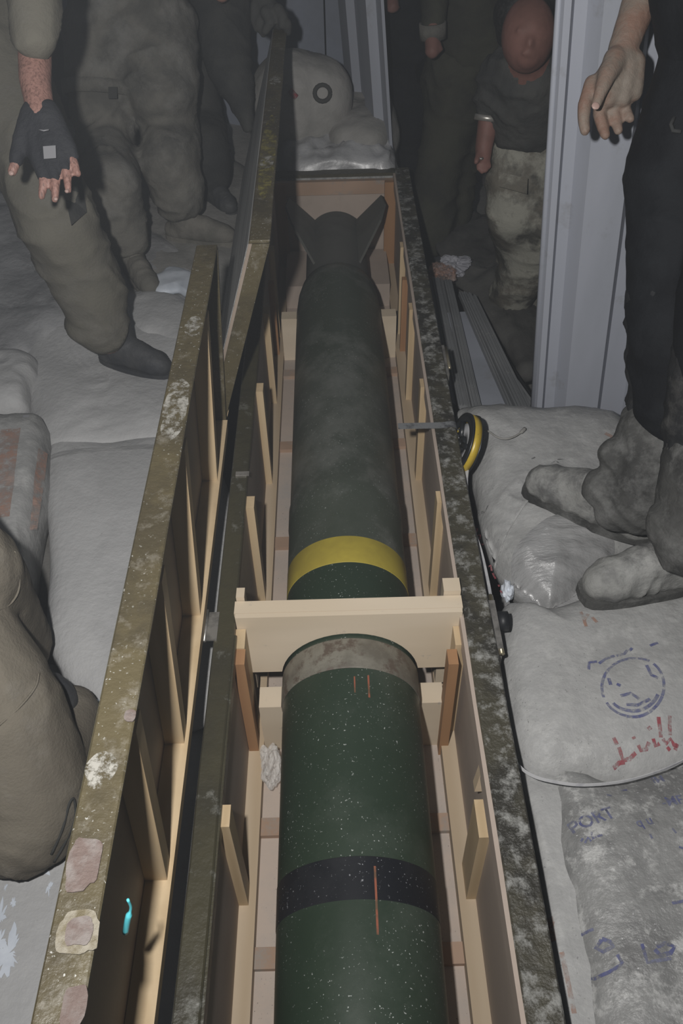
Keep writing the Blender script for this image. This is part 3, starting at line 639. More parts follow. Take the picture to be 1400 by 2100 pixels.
# shiny film folded over the sack corner
def drape(name, outline, bvhs, m, lift=.004, wr=.005, seed=0, n=60, ff=9, parent=None):
    pts = [Vector((p[0],p[1],0)) for p in outline]; c = sum(pts, Vector())/len(pts); ed = closed_spline(pts, 10); bm = bmesh.new(); rings_ = []
    for k in range(1, 25):
        s_ = k/24; rg = []
        for p_ in ed:
            q = c.lerp(p_, s_); z = drop(bvhs, q.x, q.y, lift); e_ = min(1, (1-s_)*6+.0)
            co_ = np.array([[q.x,q.y,z]]); w_ = 1-abs(math.sin(q.x*ff*3+q.y*ff*5+2.2*noise.noise(Vector((q.x*5,q.y*5,seed)))*3))
            rg.append(bm.verts.new((q.x,q.y,z + e_*wr*(w_**2*.9+.5*noise.noise(Vector((q.x*30,q.y*30,seed)))))))
        rings_.append(rg)
    bm.faces.new(rings_[0])
    for a, b in zip(rings_, rings_[1:]):
        for i in range(len(ed)): bm.faces.new((a[i],a[(i+1)%len(ed)],b[(i+1)%len(ed)],b[i]))
    return link(name, from_bm(bm, name), m, parent, smooth=True)
drape('wrap_film', O(.37,(1060,1110),(1150,1060),(1250,1085),(1262,1130),(1200,1200),(1125,1232),(1085,1200),(1060,1160)), B_['film'], 'film', parent=s_film, seed=2)
drape('wrap_film', O(.37,(1000,1040),(1060,980),(1130,955),(1160,965),(1110,1000),(1050,1070),(1020,1110)), B_['film'], 'bag', parent=s_film, seed=5, ff=14)
crumple('torn_paper', tuple(atz(1040,1212,.28)), (.013,.026,.02), 'white_paper', 'bluish white torn paper scrap sticking up beside the crate latch', 'paper', seed=4, amp=.5, sub=3)

# tape measure: reel beside the rail, blade across the crate and along its side
reel = empty('tape_measure', (XR+.085, 1.93, .34), 'yellow and black open tape reel leaning on the right crate edge', 'tape measure')
rc = atz(951, 912, .415)
ax = Vector((.93,.0,-.37)).normalized()
def ring_solid(name, c, ax, ro, ri, t, m, parent, seg=48, sq=(1,1)):
    u = Vector((0,1,0)); u = (u-ax*u.dot(ax)).normalized(); v = ax.cross(u); bm = bmesh.new(); R4 = []
    for (r_, s) in ((ri,-1),(ro,-1),(ro,1),(ri,1)):
        R4.append([bm.verts.new(c+u*math.cos(2*PI*i/seg)*r_*sq[0]+v*math.sin(2*PI*i/seg)*r_*sq[1]+ax*s*t/2) for i in range(seg)])
    for k in range(4):
        a, b = R4[k], R4[(k+1)%4]
        for i in range(seg): bm.faces.new((a[i],a[(i+1)%seg],b[(i+1)%seg],b[i]))
    bmesh.ops.bevel(bm, geom=[e for e in bm.edges if e.calc_face_angle(0)>.8], offset=.0015, segments=2, affect='EDGES')
    return link(name, from_bm(bm, name), m, parent, smooth=True)
ring_solid('rim', rc, ax, .082, .070, .020, 'tape_y', reel)
ring_solid('side_rim', rc-ax*.0125, ax, .0835, .060, .005, 'tape_k', reel)
ring_solid('side_rim', rc+ax*.0125, ax, .0835, .060, .005, 'tape_k', reel)
ring_solid('hub', rc, ax, .022, .008, .024, 'tape_k', reel)
u_ = Vector((0,1,0)); u_ = (u_-ax*u_.dot(ax)).normalized(); v_ = ax.cross(u_)
for k in range(3):
    a = 2*PI*k/3+.5; d = u_*math.cos(a)+v_*math.sin(a); tube('spoke', [rc+d*.02-ax*.01, rc+d*.064-ax*.01], .008, 'tape_k', reel)
ring_solid('wound_blade', rc, ax, .056, .024, .014, 'tape_w', reel)
tube('crank', [rc+ax*.016, rc+ax*.03, rc+ax*.03+u_*.03], .005, 'tape_k', reel)
tube('pull_cord', spline([rc+ax*.02+u_*.04]+[atz(x,y,.392) for x,y in ((985,884),(1000,884),(1018,896),(1036,900),(1052,896),(1066,888),(1076,879))], 5), [.0025]*31+[.005]*10, 'bag_far', reel)
def ribbon(name, pts, wv, m, parent=None, label=None, cat=None, th=.0012):
    """thin solid band through pts, wv gives its width vector at each point"""
    bm = bmesh.new(); prev = None
    for i, p_ in enumerate(pts):
        p_ = Vector(p_); w_ = Vector(wv[i] if isinstance(wv, list) else wv)
        t = (Vector(pts[min(i+1,len(pts)-1)])-Vector(pts[max(i-1,0)])).normalized(); n_ = w_.cross(t).normalized()*th/2
        v = [bm.verts.new(q) for q in (p_-w_/2-n_, p_+w_/2-n_, p_+w_/2+n_, p_-w_/2+n_)]
        if prev:
            for k in range(4): bm.faces.new((prev[k],prev[(k+1)%4],v[(k+1)%4],v[k]))
        else: bm.faces.new(v)
        prev = v
    bm.faces.new(prev); o = link(name, from_bm(bm, name), m, parent, smooth=False); return tag(o, label, cat)
ca = aty(818,874,1.885); 
e1 = atz(816,874,.427); e2 = atz(905,872,.427); pts = [e1, e1.lerp(e2,.5), e2, Vector((XR+.05,e2.y+.004,.4265)), Vector((XR+.068,e2.y+.0,.41))]
ribbon('loose_blade', spline(pts,4), Vector((0,.024,0)), 'tape_dusty', reel, 'dust covered blade lying across the crate edge')
path = [((966,900),.40),((958,950),.395),((954,990),.39),((957,1020),.385),((972,1090),.38),((985,1130),.375),((997,1180),.37),((1008,1240),.37),((1016,1320),.375),((1028,1420),.372),((1040,1510),.365),((1058,1562),.36),((1090,1590),.366),((1140,1604),.37),((1200,1610),.372),((1280,1602),.372),((1350,1582),.372),((1400,1560),.372),((1470,1525),.372)]
P3 = [atz(x,y,z) for (x,y),z in path]; PS = spline(P3, 5); WV = []
for i, q in enumerate(PS):
    k = i/(len(PS)-1)
    if k < .16: wv = Vector((.012,0,.008))
    elif k < .40: wv = Vector((.006,0,.009))
    else: wv = Vector((0.0012,0.0015,.007))
    WV.append(wv)
for i in range(3): WV = [WV[0]]+[(WV[j-1]+WV[j]+WV[j+1])/3 for j in range(1,len(WV)-1)]+[WV[-1]]
ribbon('blade', PS, WV, 'tape_w', reel, 'long white blade curving over the sacks')

# slats lying beside the crate
def ribbed(o, a, b, za, zb):
    p_, q_ = atz(*a, za), atz(*b, zb); d = (q_-p_).normalized(); s = Vector((-d.y,d.x,0)).normalized()
    for k in (-.0125, -.004, .0065):
        c_ = s*k; h_ = Vector((0,0,.005)); t_ = s*.0025
        hexa('rib', [p_+c_-t_,p_+c_+t_,q_+c_+t_,q_+c_-t_,p_+c_-t_+h_,p_+c_+t_+h_,q_+c_+t_+h_,q_+c_-t_+h_], 'slat', o, 0)
    return o
sl = [((884,575),(925,830),.13,.20,'slat'),((893,570),(948,832),.14,.21,'slat'),((905,567),(966,836),.12,.20,'slat'),((918,575),(978,838),.16,.23,'slat'),
      ((948,600),(1052,838),.16,.21,'slat'),((958,602),(1068,838),.17,.225,'slat'),((968,606),(1080,838),.15,.21,'slat'),((990,690),(1094,838),.14,.20,'slat')]
names = ['nearest the crate edge','second from the crate edge','third from the crate edge','just left of the pale board','just right of the pale board','second right of the pale board','second from the outer edge of the heap','short outermost of the heap']
def board(name, a, b, za, zb, wd, th, m, label, cat, group=None, wob=0):
    p_, q_ = atz(*a, za), atz(*b, zb); d = (q_-p_).normalized(); s = Vector((-d.y,d.x,0)).normalized()*wd/2; u = s.cross(d).normalized(); u = u if u.z > 0 else -u; u = u*th
    o = hexa(name, [p_-s-u,p_+s-u,q_+s-u,q_-s-u,p_-s,p_+s,q_+s,q_-s], m, None, .002, 12 if wob else 0, wob)
    return tag(o, label, cat, group)
for (a,b,za,zb,m_), nm in zip(sl, names): ribbed(board('grey_slat', a, b, za, zb, .030, .014, m_, 'thin grey ribbed trunking length, '+nm, 'slatting', 'grey trunking heaped beside the crate'), a, b, za, zb)
board('pale_board', (936,640), (1015,842), .15, .20, .085, .01, 'panel', 'smooth pale board lying in the middle of the grey slats', 'board')
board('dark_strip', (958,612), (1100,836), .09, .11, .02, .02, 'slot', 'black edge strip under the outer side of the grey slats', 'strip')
o = crumple('litter', tuple(atz(905,560,.12)), (.055,.06,.03), 'orange', 'small crumpled reddish litter at the far end of the slats', 'litter', seed=9, amp=.6)
crumple('litter', tuple(atz(930,545,.10)), (.06,.05,.03), 'paper_grey', 'small crumpled grey litter behind the far end of the slats', 'litter', seed=19, amp=.6)
o = bag('plastic_sheet', O(.06,(900,430),(1000,440),(1090,520),(1110,640),(1090,760),(1040,700),(960,600),(900,520)), .075, .07, 'floor_dark', 'dark dirty sheet on the ground between the slats and the ribbed panel', 'sheet', seed=44, crease=.02, lump=.012)

# ---------------------------------------------------------------- sacks and sheets, left side
o = bag('cement_sack', O(.22,(98,905),(230,905),(380,880),(470,1000),(480,1260),(420,1480),(200,1440),(105,1330),(100,1150)), .262, .12, 'bag_smooth', 'large smooth pale grey sack left of the near lid', 'sack', seed=50, crease=.0015, lump=.007, power=6); s_left = o
o = bag('cement_sack', O(.22,(60,640),(260,640),(440,700),(460,900),(380,918),(235,920),(95,930),(60,820)), .268, .12, 'bag_smooth', 'pale grey sack under the black boot with a shiny seam along its edge', 'sack', seed=53, crease=.006, lump=.008, power=6); s_seam = o
ribbon('seam_fold', [Vector((p_.x,p_.y,drop([bvh_of(s_seam),bvh_of(s_left)],p_.x,p_.y,.004))) for p_ in spline([atz(x,y,.27) for x,y in ((100,926),(160,920),(235,914),(300,910),(345,916))],6)], Vector((0,.016,.004)), 'film', s_seam)
o = bag('striped_sack', O(.30,(-60,860),(20,848),(75,845),(92,858),(93,900),(84,1000),(62,1110),(40,1200),(-80,1220),(-120,1000)), .35, .22, 'bag', 'pale sack with faded orange stripes at the left edge', 'sack', seed=57, crease=.004, lump=.005, power=6); s_str = o
bs = [bvh_of(s_str)]
strokes('orange_stripe', bs, [W(.35,(82,905),(76,950),(68,1000),(58,1060))], .018, 'orange', s_str)
strokes('orange_stripe', bs, [W(.35,(22,880),(16,930),(6,1000),(-4,1060))], .055, 'orange', s_str)
strokes('blue_lettering', bs, [W(.35,(46,850),(58,848))], .012, 'paper_grey', s_str)
o = bag('cement_sack', O(.26,(-80,735),(20,725),(70,735),(76,765),(62,800),(48,842),(-40,850),(-100,800)), .31, .16, 'bag_smooth', 'grey sack lying behind the orange striped sack', 'sack', seed=60, crease=.006, lump=.006, power=6)
o = bag('plastic_sheet', O(.20,(-260,420),(60,400),(230,430),(420,560),(430,700),(200,760),(60,760),(-200,760)), .252, .08, 'film_far', 'wrinkled dusty plastic sheet over the sacks under the left pair of legs', 'plastic sheet', seed=63, crease=.016, lump=.012, power=7)
o = bag('plastic_sheet', O(.20,(230,380),(480,330),(520,420),(505,600),(400,650),(300,640),(240,500)), .245, .08, 'bag_far', 'grey brown sheet on the ground under the tan boots', 'plastic sheet', seed=66, crease=.010, lump=.010, power=7)
o = bag('cement_sack', O(.20,(-150,240),(150,180),(420,170),(540,330),(300,390),(40,410),(-150,400)), .235, .10, 'bag_far', 'dim sack far back on the left behind the standing legs', 'sack', seed=69, crease=.012, lump=.02, power=7)
o = bag('white_sheet', O(.24,(300,590),(330,575),(352,560),(395,578),(402,625),(370,612),(330,615)), .285, .03, 'white_paper', 'white torn plastic showing between the boots and the lid', 'torn plastic', seed=72, crease=.006, lump=.006, power=4)
o = bag('cement_sack', O(.22,(258,620),(330,612),(400,640),(430,700),(400,740),(330,720),(270,700)), .285, .12, 'bag_smooth', 'small grey sack end in front of the white torn plastic', 'sack', seed=75, crease=.004, lump=.004, power=4)
# bottom left: smooth sheet with white flakes
o = bag('ground_sheet', O(.12,(-300,1300),(60,1380),(300,1400),(420,1500),(400,1900),(330,2400),(-260,2500)), .195, .06, 'bag_smooth', 'smooth grey sheet with white flakes in the lower left corner', 'sheet', seed=78, crease=.0015, lump=.006, power=8); s_gs = o
bg = [bvh_of(s_gs)]
def flake(px, py, rx, ry, seed):
    c_ = atz(px, py, .17); bm = bmesh.new(); v = []; ctr = bm.verts.new((c_.x,c_.y,drop(bg,c_.x,c_.y,.002)))
    for k in range(48):
        t = 2*PI*k/48; q = .75+.9*noise.noise(Vector((math.cos(t)*2+seed,math.sin(t)*2,seed)))+.5*noise.noise(Vector((math.cos(t)*7,math.sin(t)*7,seed)))
        x = c_.x+rx*.00095*q*math.cos(t); y = c_.y-ry*.00095*q*math.sin(t); v.append(bm.verts.new((x,y,drop(bg,x,y,.002))))
    for k in range(48): bm.faces.new((ctr, v[k], v[(k+1)%48]))
    return link('white_flake', from_bm(bm,'white_flake'), 'white_paper', s_gs)
for i, a in enumerate(((10,1890,14,26),(28,1965,26,40),(8,1940,14,30),(36,1862,6,12),(88,1790,34,18),(108,1832,6,14),(60,1800,16,12),(20,1830,3,8),(8,1793,9,5))): flake(*a, i*3.7)
tag(crumple('paper_bit', tuple(atz(190,1446,.22)), (.03,.012,.01), 'white_paper', 'white paper bit behind the shoe of the kneeling person', 'paper', seed=8, amp=.4, sub=3))
# scrap sheet in the gap between lid and crate
prism('scrap_sheet', [atz(382,1568,.16),atz(400,1568,.16),atz(392,1740,.16),atz(376,1745,.16)], (0,0,-.004), 'paper_grey', None); tag(bpy.context.scene.objects['scrap_sheet'], 'pale grey scrap strip in the gap between near lid and crate, farther piece', 'scrap', 'scraps in the gap')
o = prism('scrap_sheet', [atz(372,1742,.16),atz(394,1742,.16),atz(382,1912,.16),atz(352,1912,.16)], (0,0,-.004), 'paper_grey', None); tag(o, 'pale grey scrap strip in the gap between near lid and crate, nearer piece', 'scrap', 'scraps in the gap')
# blue strip on the lid post
q = aty(262, 1895, .27)
def atx(x, y, X): r_ = ray(x, y); return CAM + r_*((X-CAM.x)/r_.x)
o = tube('blue_strip', spline([atx(262,1845,-.235),atx(268,1862,-.236),atx(262,1885,-.243),atx(257,1912,-.252)],5), [.0018]*8+[.004]*8, 'blue_plastic'); tag(o, 'bright blue plastic sliver caught on the near lid post', 'plastic strip')

# far heap behind the crate
o = bag('plastic_sheet', O(.45,(570,230),(700,190),(790,200),(818,300),(820,300),(815,334),(700,337),(590,341),(560,300)), .475, .55, 'film_far', 'crumpled plastic sheet heaped behind the far end of the crate', 'plastic sheet', seed=81, crease=.022, lump=.008, power=8, rings=34)
o = bag('cement_sack', O(.50,(660,225),(710,178),(790,180),(815,240),(770,285),(680,280)), .545, .25, 'bag_far', 'brownish sack end lying right of the upright sack', 'sack', seed=84, crease=.01, lump=.01, power=6)
sc_ = aty(640, 262, 3.78); top_ = aty(650, 112, 3.86)
sk = blob('upright_sack', [('chain', [(sc_+Vector((-.08,.05,0)), .17), (sc_+Vector((-.08,.05,.12)), .18), (top_+Vector((-.10,.1,-.18)), .17)]), ('chain', [(sc_+Vector((.02,.05,0)), .15), (sc_+Vector((.03,.05,.12)), .15), (top_+Vector((0,.1,-.17)), .14)])], 'bag_far', None, voxel=.014, sm=10, folds=.004, ff=4, seed=5)
tag(sk, 'rounded upright sack with a handle ring behind the far end of the crate', 'sack')
bks = bvh_of(sk)
def on_surface(px, py, b_, lift=.003):
    r_ = ray(px,py).normalized(); h = b_.ray_cast(CAM, r_); return (h[0]-r_*lift) if h[0] is not None else None
rp = [on_surface(x,y,bks,.004) for x,y in arc_px(661,191,16,17,0,360,16)]; rp = [p_ for p_ in rp if p_ is not None]
if len(rp) > 4: tube('handle_ring', rp, .009, 'fatigue_dark', sk)
rp = [on_surface(x,y,bks,.003) for x,y in ((594,185),(600,192),(608,200))]; rp = [p_ for p_ in rp if p_ is not None]
if len(rp) > 2: tube('red_mark', rp, .012, 'red_ink', sk)

# ---------------------------------------------------------------- people
def up(p, h): return Vector(p)+GUP*h
def person(loc, label): return empty('person', loc, label, 'person')
def chain(*a): return ('chain', [(Vector(p), r) for p, r in a])
def boot(name, ankle, toe, m, parent, k=1.0, h=.10, zg=None, seed=0, folds=.003):
    """boot from the ankle shaft to the toe, sole on the ground"""
    ankle = Vector(ankle); toe = Vector(toe); d = (toe-ankle); d.z = 0; L_ = d.length; d.normalize(); zg = toe.z if zg is None else zg
    heel = Vector((ankle.x,ankle.y,zg))-d*.045
    def g_(k, z): return Vector((heel.x+d.x*k, heel.y+d.y*k, zg+z))
    T = L_+.045
    parts = [chain((g_(.0,.040),.040*k),(g_(T*.45,.043),.043*k),(g_(T*.78,.038*k),.045*k),(g_(T-.035*k,.034*k),.039*k)),
             chain((g_(.05,.06),.048*k),(g_(T*.5,.066*k),.040*k),(g_(T*.72,.050*k),.036*k)), chain((g_(.045,.06),.050),(ankle+Vector((0,0,.0)),.055),(ankle+GUP*.10,.060))]
    o = blob(name, parts, m, parent, voxel=.008, sm=5, folds=folds, ff=9, axis=d, seed=seed)
    bm = bmesh.new(); n = 28; v0=[]; v1=[]; s = Vector((-d.y,d.x,0))
    for i in range(n):
        t = 2*PI*i/n; u = (1-math.cos(t))/2; wd_ = (.040+.012*math.sin(u*PI*.9)) * math.sin(t)
        c_ = heel-d*.040+d*((T+.045)*u); q = c_+s*math.copysign(abs(math.sin(t))**.6,math.sin(t))*(.038+.014*u)*k
        v0.append(bm.verts.new((q.x,q.y,zg-.004))); v1.append(bm.verts.new((q.x,q.y,zg+.020)))
    bm.faces.new(v0); bm.faces.new(v1)
    for i in range(n): bm.faces.new((v0[i],v0[(i+1)%n],v1[(i+1)%n],v1[i]))
    link('sole', from_bm(bm,'sole'), 'grey_dusty' if m == 'boot_grey' else m, o)
    for k2 in range(4):
        q = g_(T*.42+.028*k2,(.100-.009*k2)*k); tube('lace', [q-s*.022, q+Vector((0,0,.004)), q+s*.022], .0035, m, o, seg=6)
    return o

# --- A: gloved person at the upper left
zgA = .262
A = person(atz(200,700,zgA), 'person in olive trousers with a black fingerless glove, standing at the upper left edge')
anA = atz(222,700,zgA+.11); knA = up(anA,.44)+Vector((-.02,-.03,0)); hipA = atd(-30,60,2.45)
an2 = anA+Vector((-.62,-.05,0)); kn2 = up(an2,.44); hip2 = hipA+Vector((-.20,.0,0))
wrA = atd(72,165,1.88); elA = atd(70,-60,1.95); shA = atd(-40,-330,1.75); ch = hipA+GUP*.50+Vector((-.08,-.30,0)); 
hd = ch+GUP*.30+Vector((.0,-.22,0))
D_ = 1.86
def pd(x, y, d=D_): return atd(x, y, d)
body = [chain((hipA,.10),(ch,.13),(ch+GUP*.12,.07),(hd,.085)), chain((hipA,.085),(knA,.055),(anA,.042)), chain((hip2,.085),(kn2,.055),(an2,.042)), chain((ch,.09),(shA,.06),(elA,.042),(wrA,.0345),(pd(84,240),.029)),
        chain((pd(60,260),.013),(pd(40,315),.012),(pd(25,352),.0105)), chain((pd(80,320),.012),(pd(90,375),.0100),(pd(85,403),.0080)),
        chain((pd(106,330),.012),(pd(114,380),.0100),(pd(113,409),.0085)), chain((pd(126,320),.012),(pd(138,362),.0095),(pd(140,390),.0080)), chain((pd(142,305),.011),(pd(154,338),.0085),(pd(160,358),.0072)), ('e', hd+GUP*.05, (.08,.095,.11))]
blob('body', body, 'skin_hair', A, voxel=.0045, sm=3, fine=.0006)
gl = blob('glove', [chain((pd(68,226),.024),(pd(100,226),.024),(pd(98,245),.028),(pd(74,245),.028),(pd(68,226),.024)), chain((pd(62,235),.024),(pd(76,320),.019),(pd(88,362),.0135)), chain((pd(86,235),.026),(pd(102,330),.020),(pd(113,364),.0135)), chain((pd(104,235),.025),(pd(124,320),.019),(pd(136,346),.0130)),
      chain((pd(112,245),.021),(pd(142,300),.016),(pd(152,322),.0115)), chain((pd(60,240),.022),(pd(46,285),.021),(pd(32,330),.0155))], 'glove', A, voxel=.005, sm=4, folds=.0012, ff=18, seed=2)
hexa('grey_patch', [pd(88,300,D_-.030),pd(114,298,D_-.030),pd(115,324,D_-.028),pd(90,326,D_-.028),pd(88,300,D_-.036),pd(114,298,D_-.036),pd(115,324,D_-.034),pd(90,326,D_-.034)], 'patch', gl, .001)
tube('strap_edge', [pd(80,266,D_-.040),pd(90,268,D_-.044),pd(100,266,D_-.040)], .0016, 'patch', gl)
for x,y,rr in ((23,355,.0065),(137,392,.005),(114,408,.0055)):
    blob('fingernail', [('e', pd(x,y,D_-.0075), (rr,rr*.9,.004), R)], 'nail', A, voxel=.0015, sm=1)
blob('sleeve', [chain((pd(72,78),.052),(pd(72,50),.058),(pd(70,-20),.062),(elA,.07),(shA,.085))], 'khaki', A, voxel=.009, sm=5, folds=.006, ff=5, seed=3, fine=.001)
blob('trousers', [chain((hipA,.15),(hip2,.14)), chain((hipA,.135),(knA,.115),(up(anA,.18),.108),(up(anA,.05)+Vector((-.01,0,0)),.088)), chain((hip2,.135),(kn2,.115),(up(an2,.06),.09)),('e',up(anA,.07)+Vector((-.035,-.01,0)),(.085,.085,.06))], 'khaki', A, voxel=.012, sm=6, folds=.012, ff=3.6, axis=(.25,.1,1), seed=7, fine=.0015)
blob('jacket', [chain((hipA+GUP*.10,.15),(ch,.17)), chain((ch+Vector((.12,0,.05)),.10),(shA,.08))], 'khaki', A, voxel=.014, sm=6, folds=.008, ff=4, seed=11)
hexa('thigh_pouch', [pd(132,395,2.40),pd(165,350,2.44),pd(178,435,2.46),pd(146,462,2.40)]+[pd(132,395,2.30),pd(165,350,2.32),pd(178,435,2.34),pd(146,462,2.29)], 'fatigue_dark', A, .008)
boot('boot', anA+Vector((.02,.03,0)), atz(352,772,zgA), 'boot', A, seed=2)
boot('boot', an2, Vector((an2.x+.22,an2.y-.05,zgA)), 'boot', A, seed=3)

# --- B: dusty fatigues, middle left
zgB = .245
B = person(atz(340,500,zgB), 'person in dusty fatigues with thigh strap and tan boots left of the far lid')
a1 = atz(262,500,zgB+.12); a2 = atz(372,432,zgB+.12)
k1 = atd(215,300,3.30); k2 = atd(350,265,3.36); h1 = atd(205,70,3.18); h2 = atd(325,60,3.24)
waist = atd(270,-60,3.12); chest = atd(285,-330,2.95); headB = chest+GUP*.34
blob('body', [chain((h1,.08),(k1,.05),(a1,.04)), chain((h2,.08),(k2,.05),(a2,.04)), chain((h1,.09),(waist,.11),(h2,.09)), chain((waist,.12),(chest,.12),(headB-GUP*.12,.06),(headB,.085)), chain((chest,.08),(chest+Vector((-.24,0,0)),.055),(chest+Vector((-.28,0,-.28)),.04),(chest+Vector((-.26,-.05,-.5)),.035)), chain((chest,.08),(chest+Vector((.24,0,0)),.055),(chest+Vector((.28,0,-.28)),.04),(chest+Vector((.24,-.1,-.45)),.035)), ('e', headB, (.08,.095,.115))], 'skin', B, voxel=.012, sm=4)
blob('trousers', [chain((h1,.15),(h2,.155)), chain((waist,.17),(h1,.14)), chain((waist,.17),(h2,.14)), chain((h1,.135),(k1,.112),(up(a1,.22),.105),(up(a1,.03),.092)), chain((h2,.150),(atd(330,180,3.22),.142),(k2,.108),(up(a2,.2),.115),(up(a2,.05),.10))], 'fatigue', B, voxel=.013, sm=5, folds=.015, ff=3.2, axis=(.2,0,1), seed=15, fine=.002)
blob('jacket', [chain((waist+GUP*.05,.17),(chest,.18)), chain((chest,.12),(chest+Vector((-.26,0,-.02)),.08),(chest+Vector((-.28,0,-.3)),.065)), chain((chest,.12),(chest+Vector((.26,0,-.02)),.08),(chest+Vector((.28,0,-.3)),.065))], 'fatigue_dark', B, voxel=.015, sm=5, folds=.010, ff=3.5, seed=16)
def wrap_strap(name, c_, ax_, r_, h_, m, parent, seg=36, e=1.0):
    ax_ = Vector(ax_).normalized(); return ring_solid(name, Vector(c_), ax_, r_, r_-.010, h_, m, parent, seg=seg)
st = wrap_strap('thigh_strap', atd(212,186,3.24), (k1-h1), .152, .048, 'fatigue', B)
hexa('buckle', [atd(222,178,3.10),atd(240,178,3.10),atd(240,202,3.10),atd(222,202,3.10),atd(222,178,3.08),atd(240,178,3.08),atd(240,202,3.08),atd(222,202,3.08)], 'fatigue_dark', st, .004)
boot('boot', a1, atz(318,612,zgB), 'boot_tan', B, seed=5)
boot('boot', a2, atz(484,500,zgB), 'boot_tan', B, seed=6)

# --- C: dark figure whose hand grips the lid
C_ = person(atz(425,385,.235), 'person in dark clothes gripping the end of the far lid')
ca1 = atz(432,370,.235+.10); ck1 = atd(418,262,3.75); ch1 = atd(365,70,3.65); ca2 = ca1+Vector((-.25,.25,0)); ck2 = up(ca2,.43); ch2 = ch1+Vector((-.2,.1,0))
cw = atd(440,-60,3.5); cc = atd(450,-240,3.35)
lidtop = Vector((-.117, 3.40, .962)); dh = (lidtop-CAM).dot(-(R @ Vector((0,0,1))))
def hc(x, y, o_=0): return atd(x, y, dh+o_)
blob('body', [chain((ch1,.08),(ck1,.05),(ca1,.04)), chain((ch2,.08),(ck2,.05),(ca2,.04)), chain((cw,.11),(cc,.12),(cc+GUP*.2,.06),(cc+GUP*.3,.085)), chain((cc,.08),(atd(500,-170,3.3),.055),(hc(520,-60),.045),(hc(548,10),.034))], 'skin', C_, voxel=.012, sm=4)
gpts = [chain((hc(535,-20),.036),(hc(548,20),.040),(hc(572,38),.038)), chain((hc(560,20,-.02),.024),(hc(588,50,-.02),.019),(hc(590,66,.0),.014)), chain((hc(545,25,-.03),.022),(hc(555,45,-.03),.018),(hc(544,64,-.01),.014)),
        chain((hc(538,20,0),.022),(hc(532,50,0),.017),(hc(540,70,.01),.013)), chain((hc(570,20,-.035),.022),(hc(580,35,-.04),.018),(hc(578,52,-.03),.014)), chain((hc(525,10,0),.022),(hc(522,42,.01),.016),(hc(527,60,.01),.012))]
blob('glove', gpts, 'fatigue_dark', C_, voxel=.006, sm=3, folds=.001, ff=12)
blob('sleeve', [chain((hc(540,-10),.050),(hc(515,-70),.06),(atd(490,-170,3.3),.075),(cc,.11))], 'fatigue_dark', C_, voxel=.011, sm=5, folds=.006, ff=5, seed=21)
blob('jacket', [chain((cw,.15),(cc,.17)), chain((cw,.14),(atd(455,60,3.45),.12),(atd(470,140,3.42),.095),(atd(497,215,3.42),.055),(atd(508,262,3.42),.025)), chain((cw,.12),(atd(425,30,3.5),.08))], 'fatigue_dark', C_, voxel=.012, sm=5, folds=.010, ff=4, seed=22)
blob('trousers', [chain((ch1,.13),(ck1,.10),(up(ca1,.12),.11),(up(ca1,.02),.09)), chain((ch2,.13),(ck2,.10),(up(ca2,.04),.09)), chain((ch1,.14),(ch2,.14))], 'fatigue_dark', C_, voxel=.014, sm=5, folds=.012, ff=3.5, seed=23)
boot('boot', ca1, ca1+Vector((.10,-.14,-.10)), 'boot', C_, seed=8); boot('boot', ca2, ca2+Vector((.10,-.14,-.10)), 'boot', C_, seed=9)

# --- D: black clothes, dusty hand, right edge
zD = .372
Dp = person(atz(1390,1100,zD), 'person in black clothes with a bare dusty hand, standing on the sacks at the right')
da1 = atz(1310,1000,zD+.11); da2 = atz(1440,1120,zD+.10)
dk1 = atd(1374,560,1.82); dh1 = atd(1482,120,1.72); dk2 = atd(1490,640,1.66); dh2 = atd(1620,150,1.60)
dw = atd(1492,-40,1.66); dc = atd(1500,-420,1.5)
HD = 1.80
def ph(x, y, o_=0): return atd(x, y, HD+o_)
arm = chain((dc+Vector((-.02,0,0)),.09),(atd(1400,-330,1.60),.060),(atd(1352,-120,1.74),.045),(ph(1312,0),.037),(ph(1283,85),.032),(ph(1272,120),.031))
palm = [chain((ph(1262,130),.026),(ph(1222,190),.022)), chain((ph(1272,130),.028),(ph(1246,200,.01),.022)), chain((ph(1288,130),.026),(ph(1275,200,.012),.021)), chain((ph(1300,125),.024),(ph(1300,190,.015),.019)), chain((ph(1222,190),.022),(ph(1300,190,.015),.019))]
fing = [chain((ph(1214,170),.0165),(ph(1198,215),.0145),(ph(1196,245),.0130),(ph(1199,268),.0115)),
        chain((ph(1232,195,.02),.0160),(ph(1228,235,.03),.0135),(ph(1236,262,.03),.0120),(ph(1241,277,.025),.0105)),
        chain((ph(1262,200,.02),.0160),(ph(1258,228,.03),.0130),(ph(1264,252,.03),.0115),(ph(1268,268,.025),.0100)),
        chain((ph(1287,190,.02),.0150),(ph(1280,215,.03),.0120),(ph(1287,235,.025),.0108),(ph(1292,244,.02),.0095))]
thumb = [chain((ph(1262,120,-.012),.025),(ph(1244,155,-.030),.0195),(ph(1232,186,-.036),.0138),(ph(1222,215,-.036),.0112))]
blob('body', [chain((dh1,.08),(dk1,.055),(da1,.042)), chain((dh2,.08),(dk2,.055),(da2,.042)), chain((dh1,.10),(dw,.12),(dh2,.10)), chain((dw,.12),(dc,.13),(dc+GUP*.2,.06),(dc+GUP*.32,.09)), arm]+palm+fing+thumb, 'skin_dusty', Dp, voxel=.0045, sm=3, fine=.0009)
blob('fingernail', [('e', ph(1221,217,-.0465), (.0088,.0085,.003), R)], 'nail', Dp, voxel=.0015, sm=1)
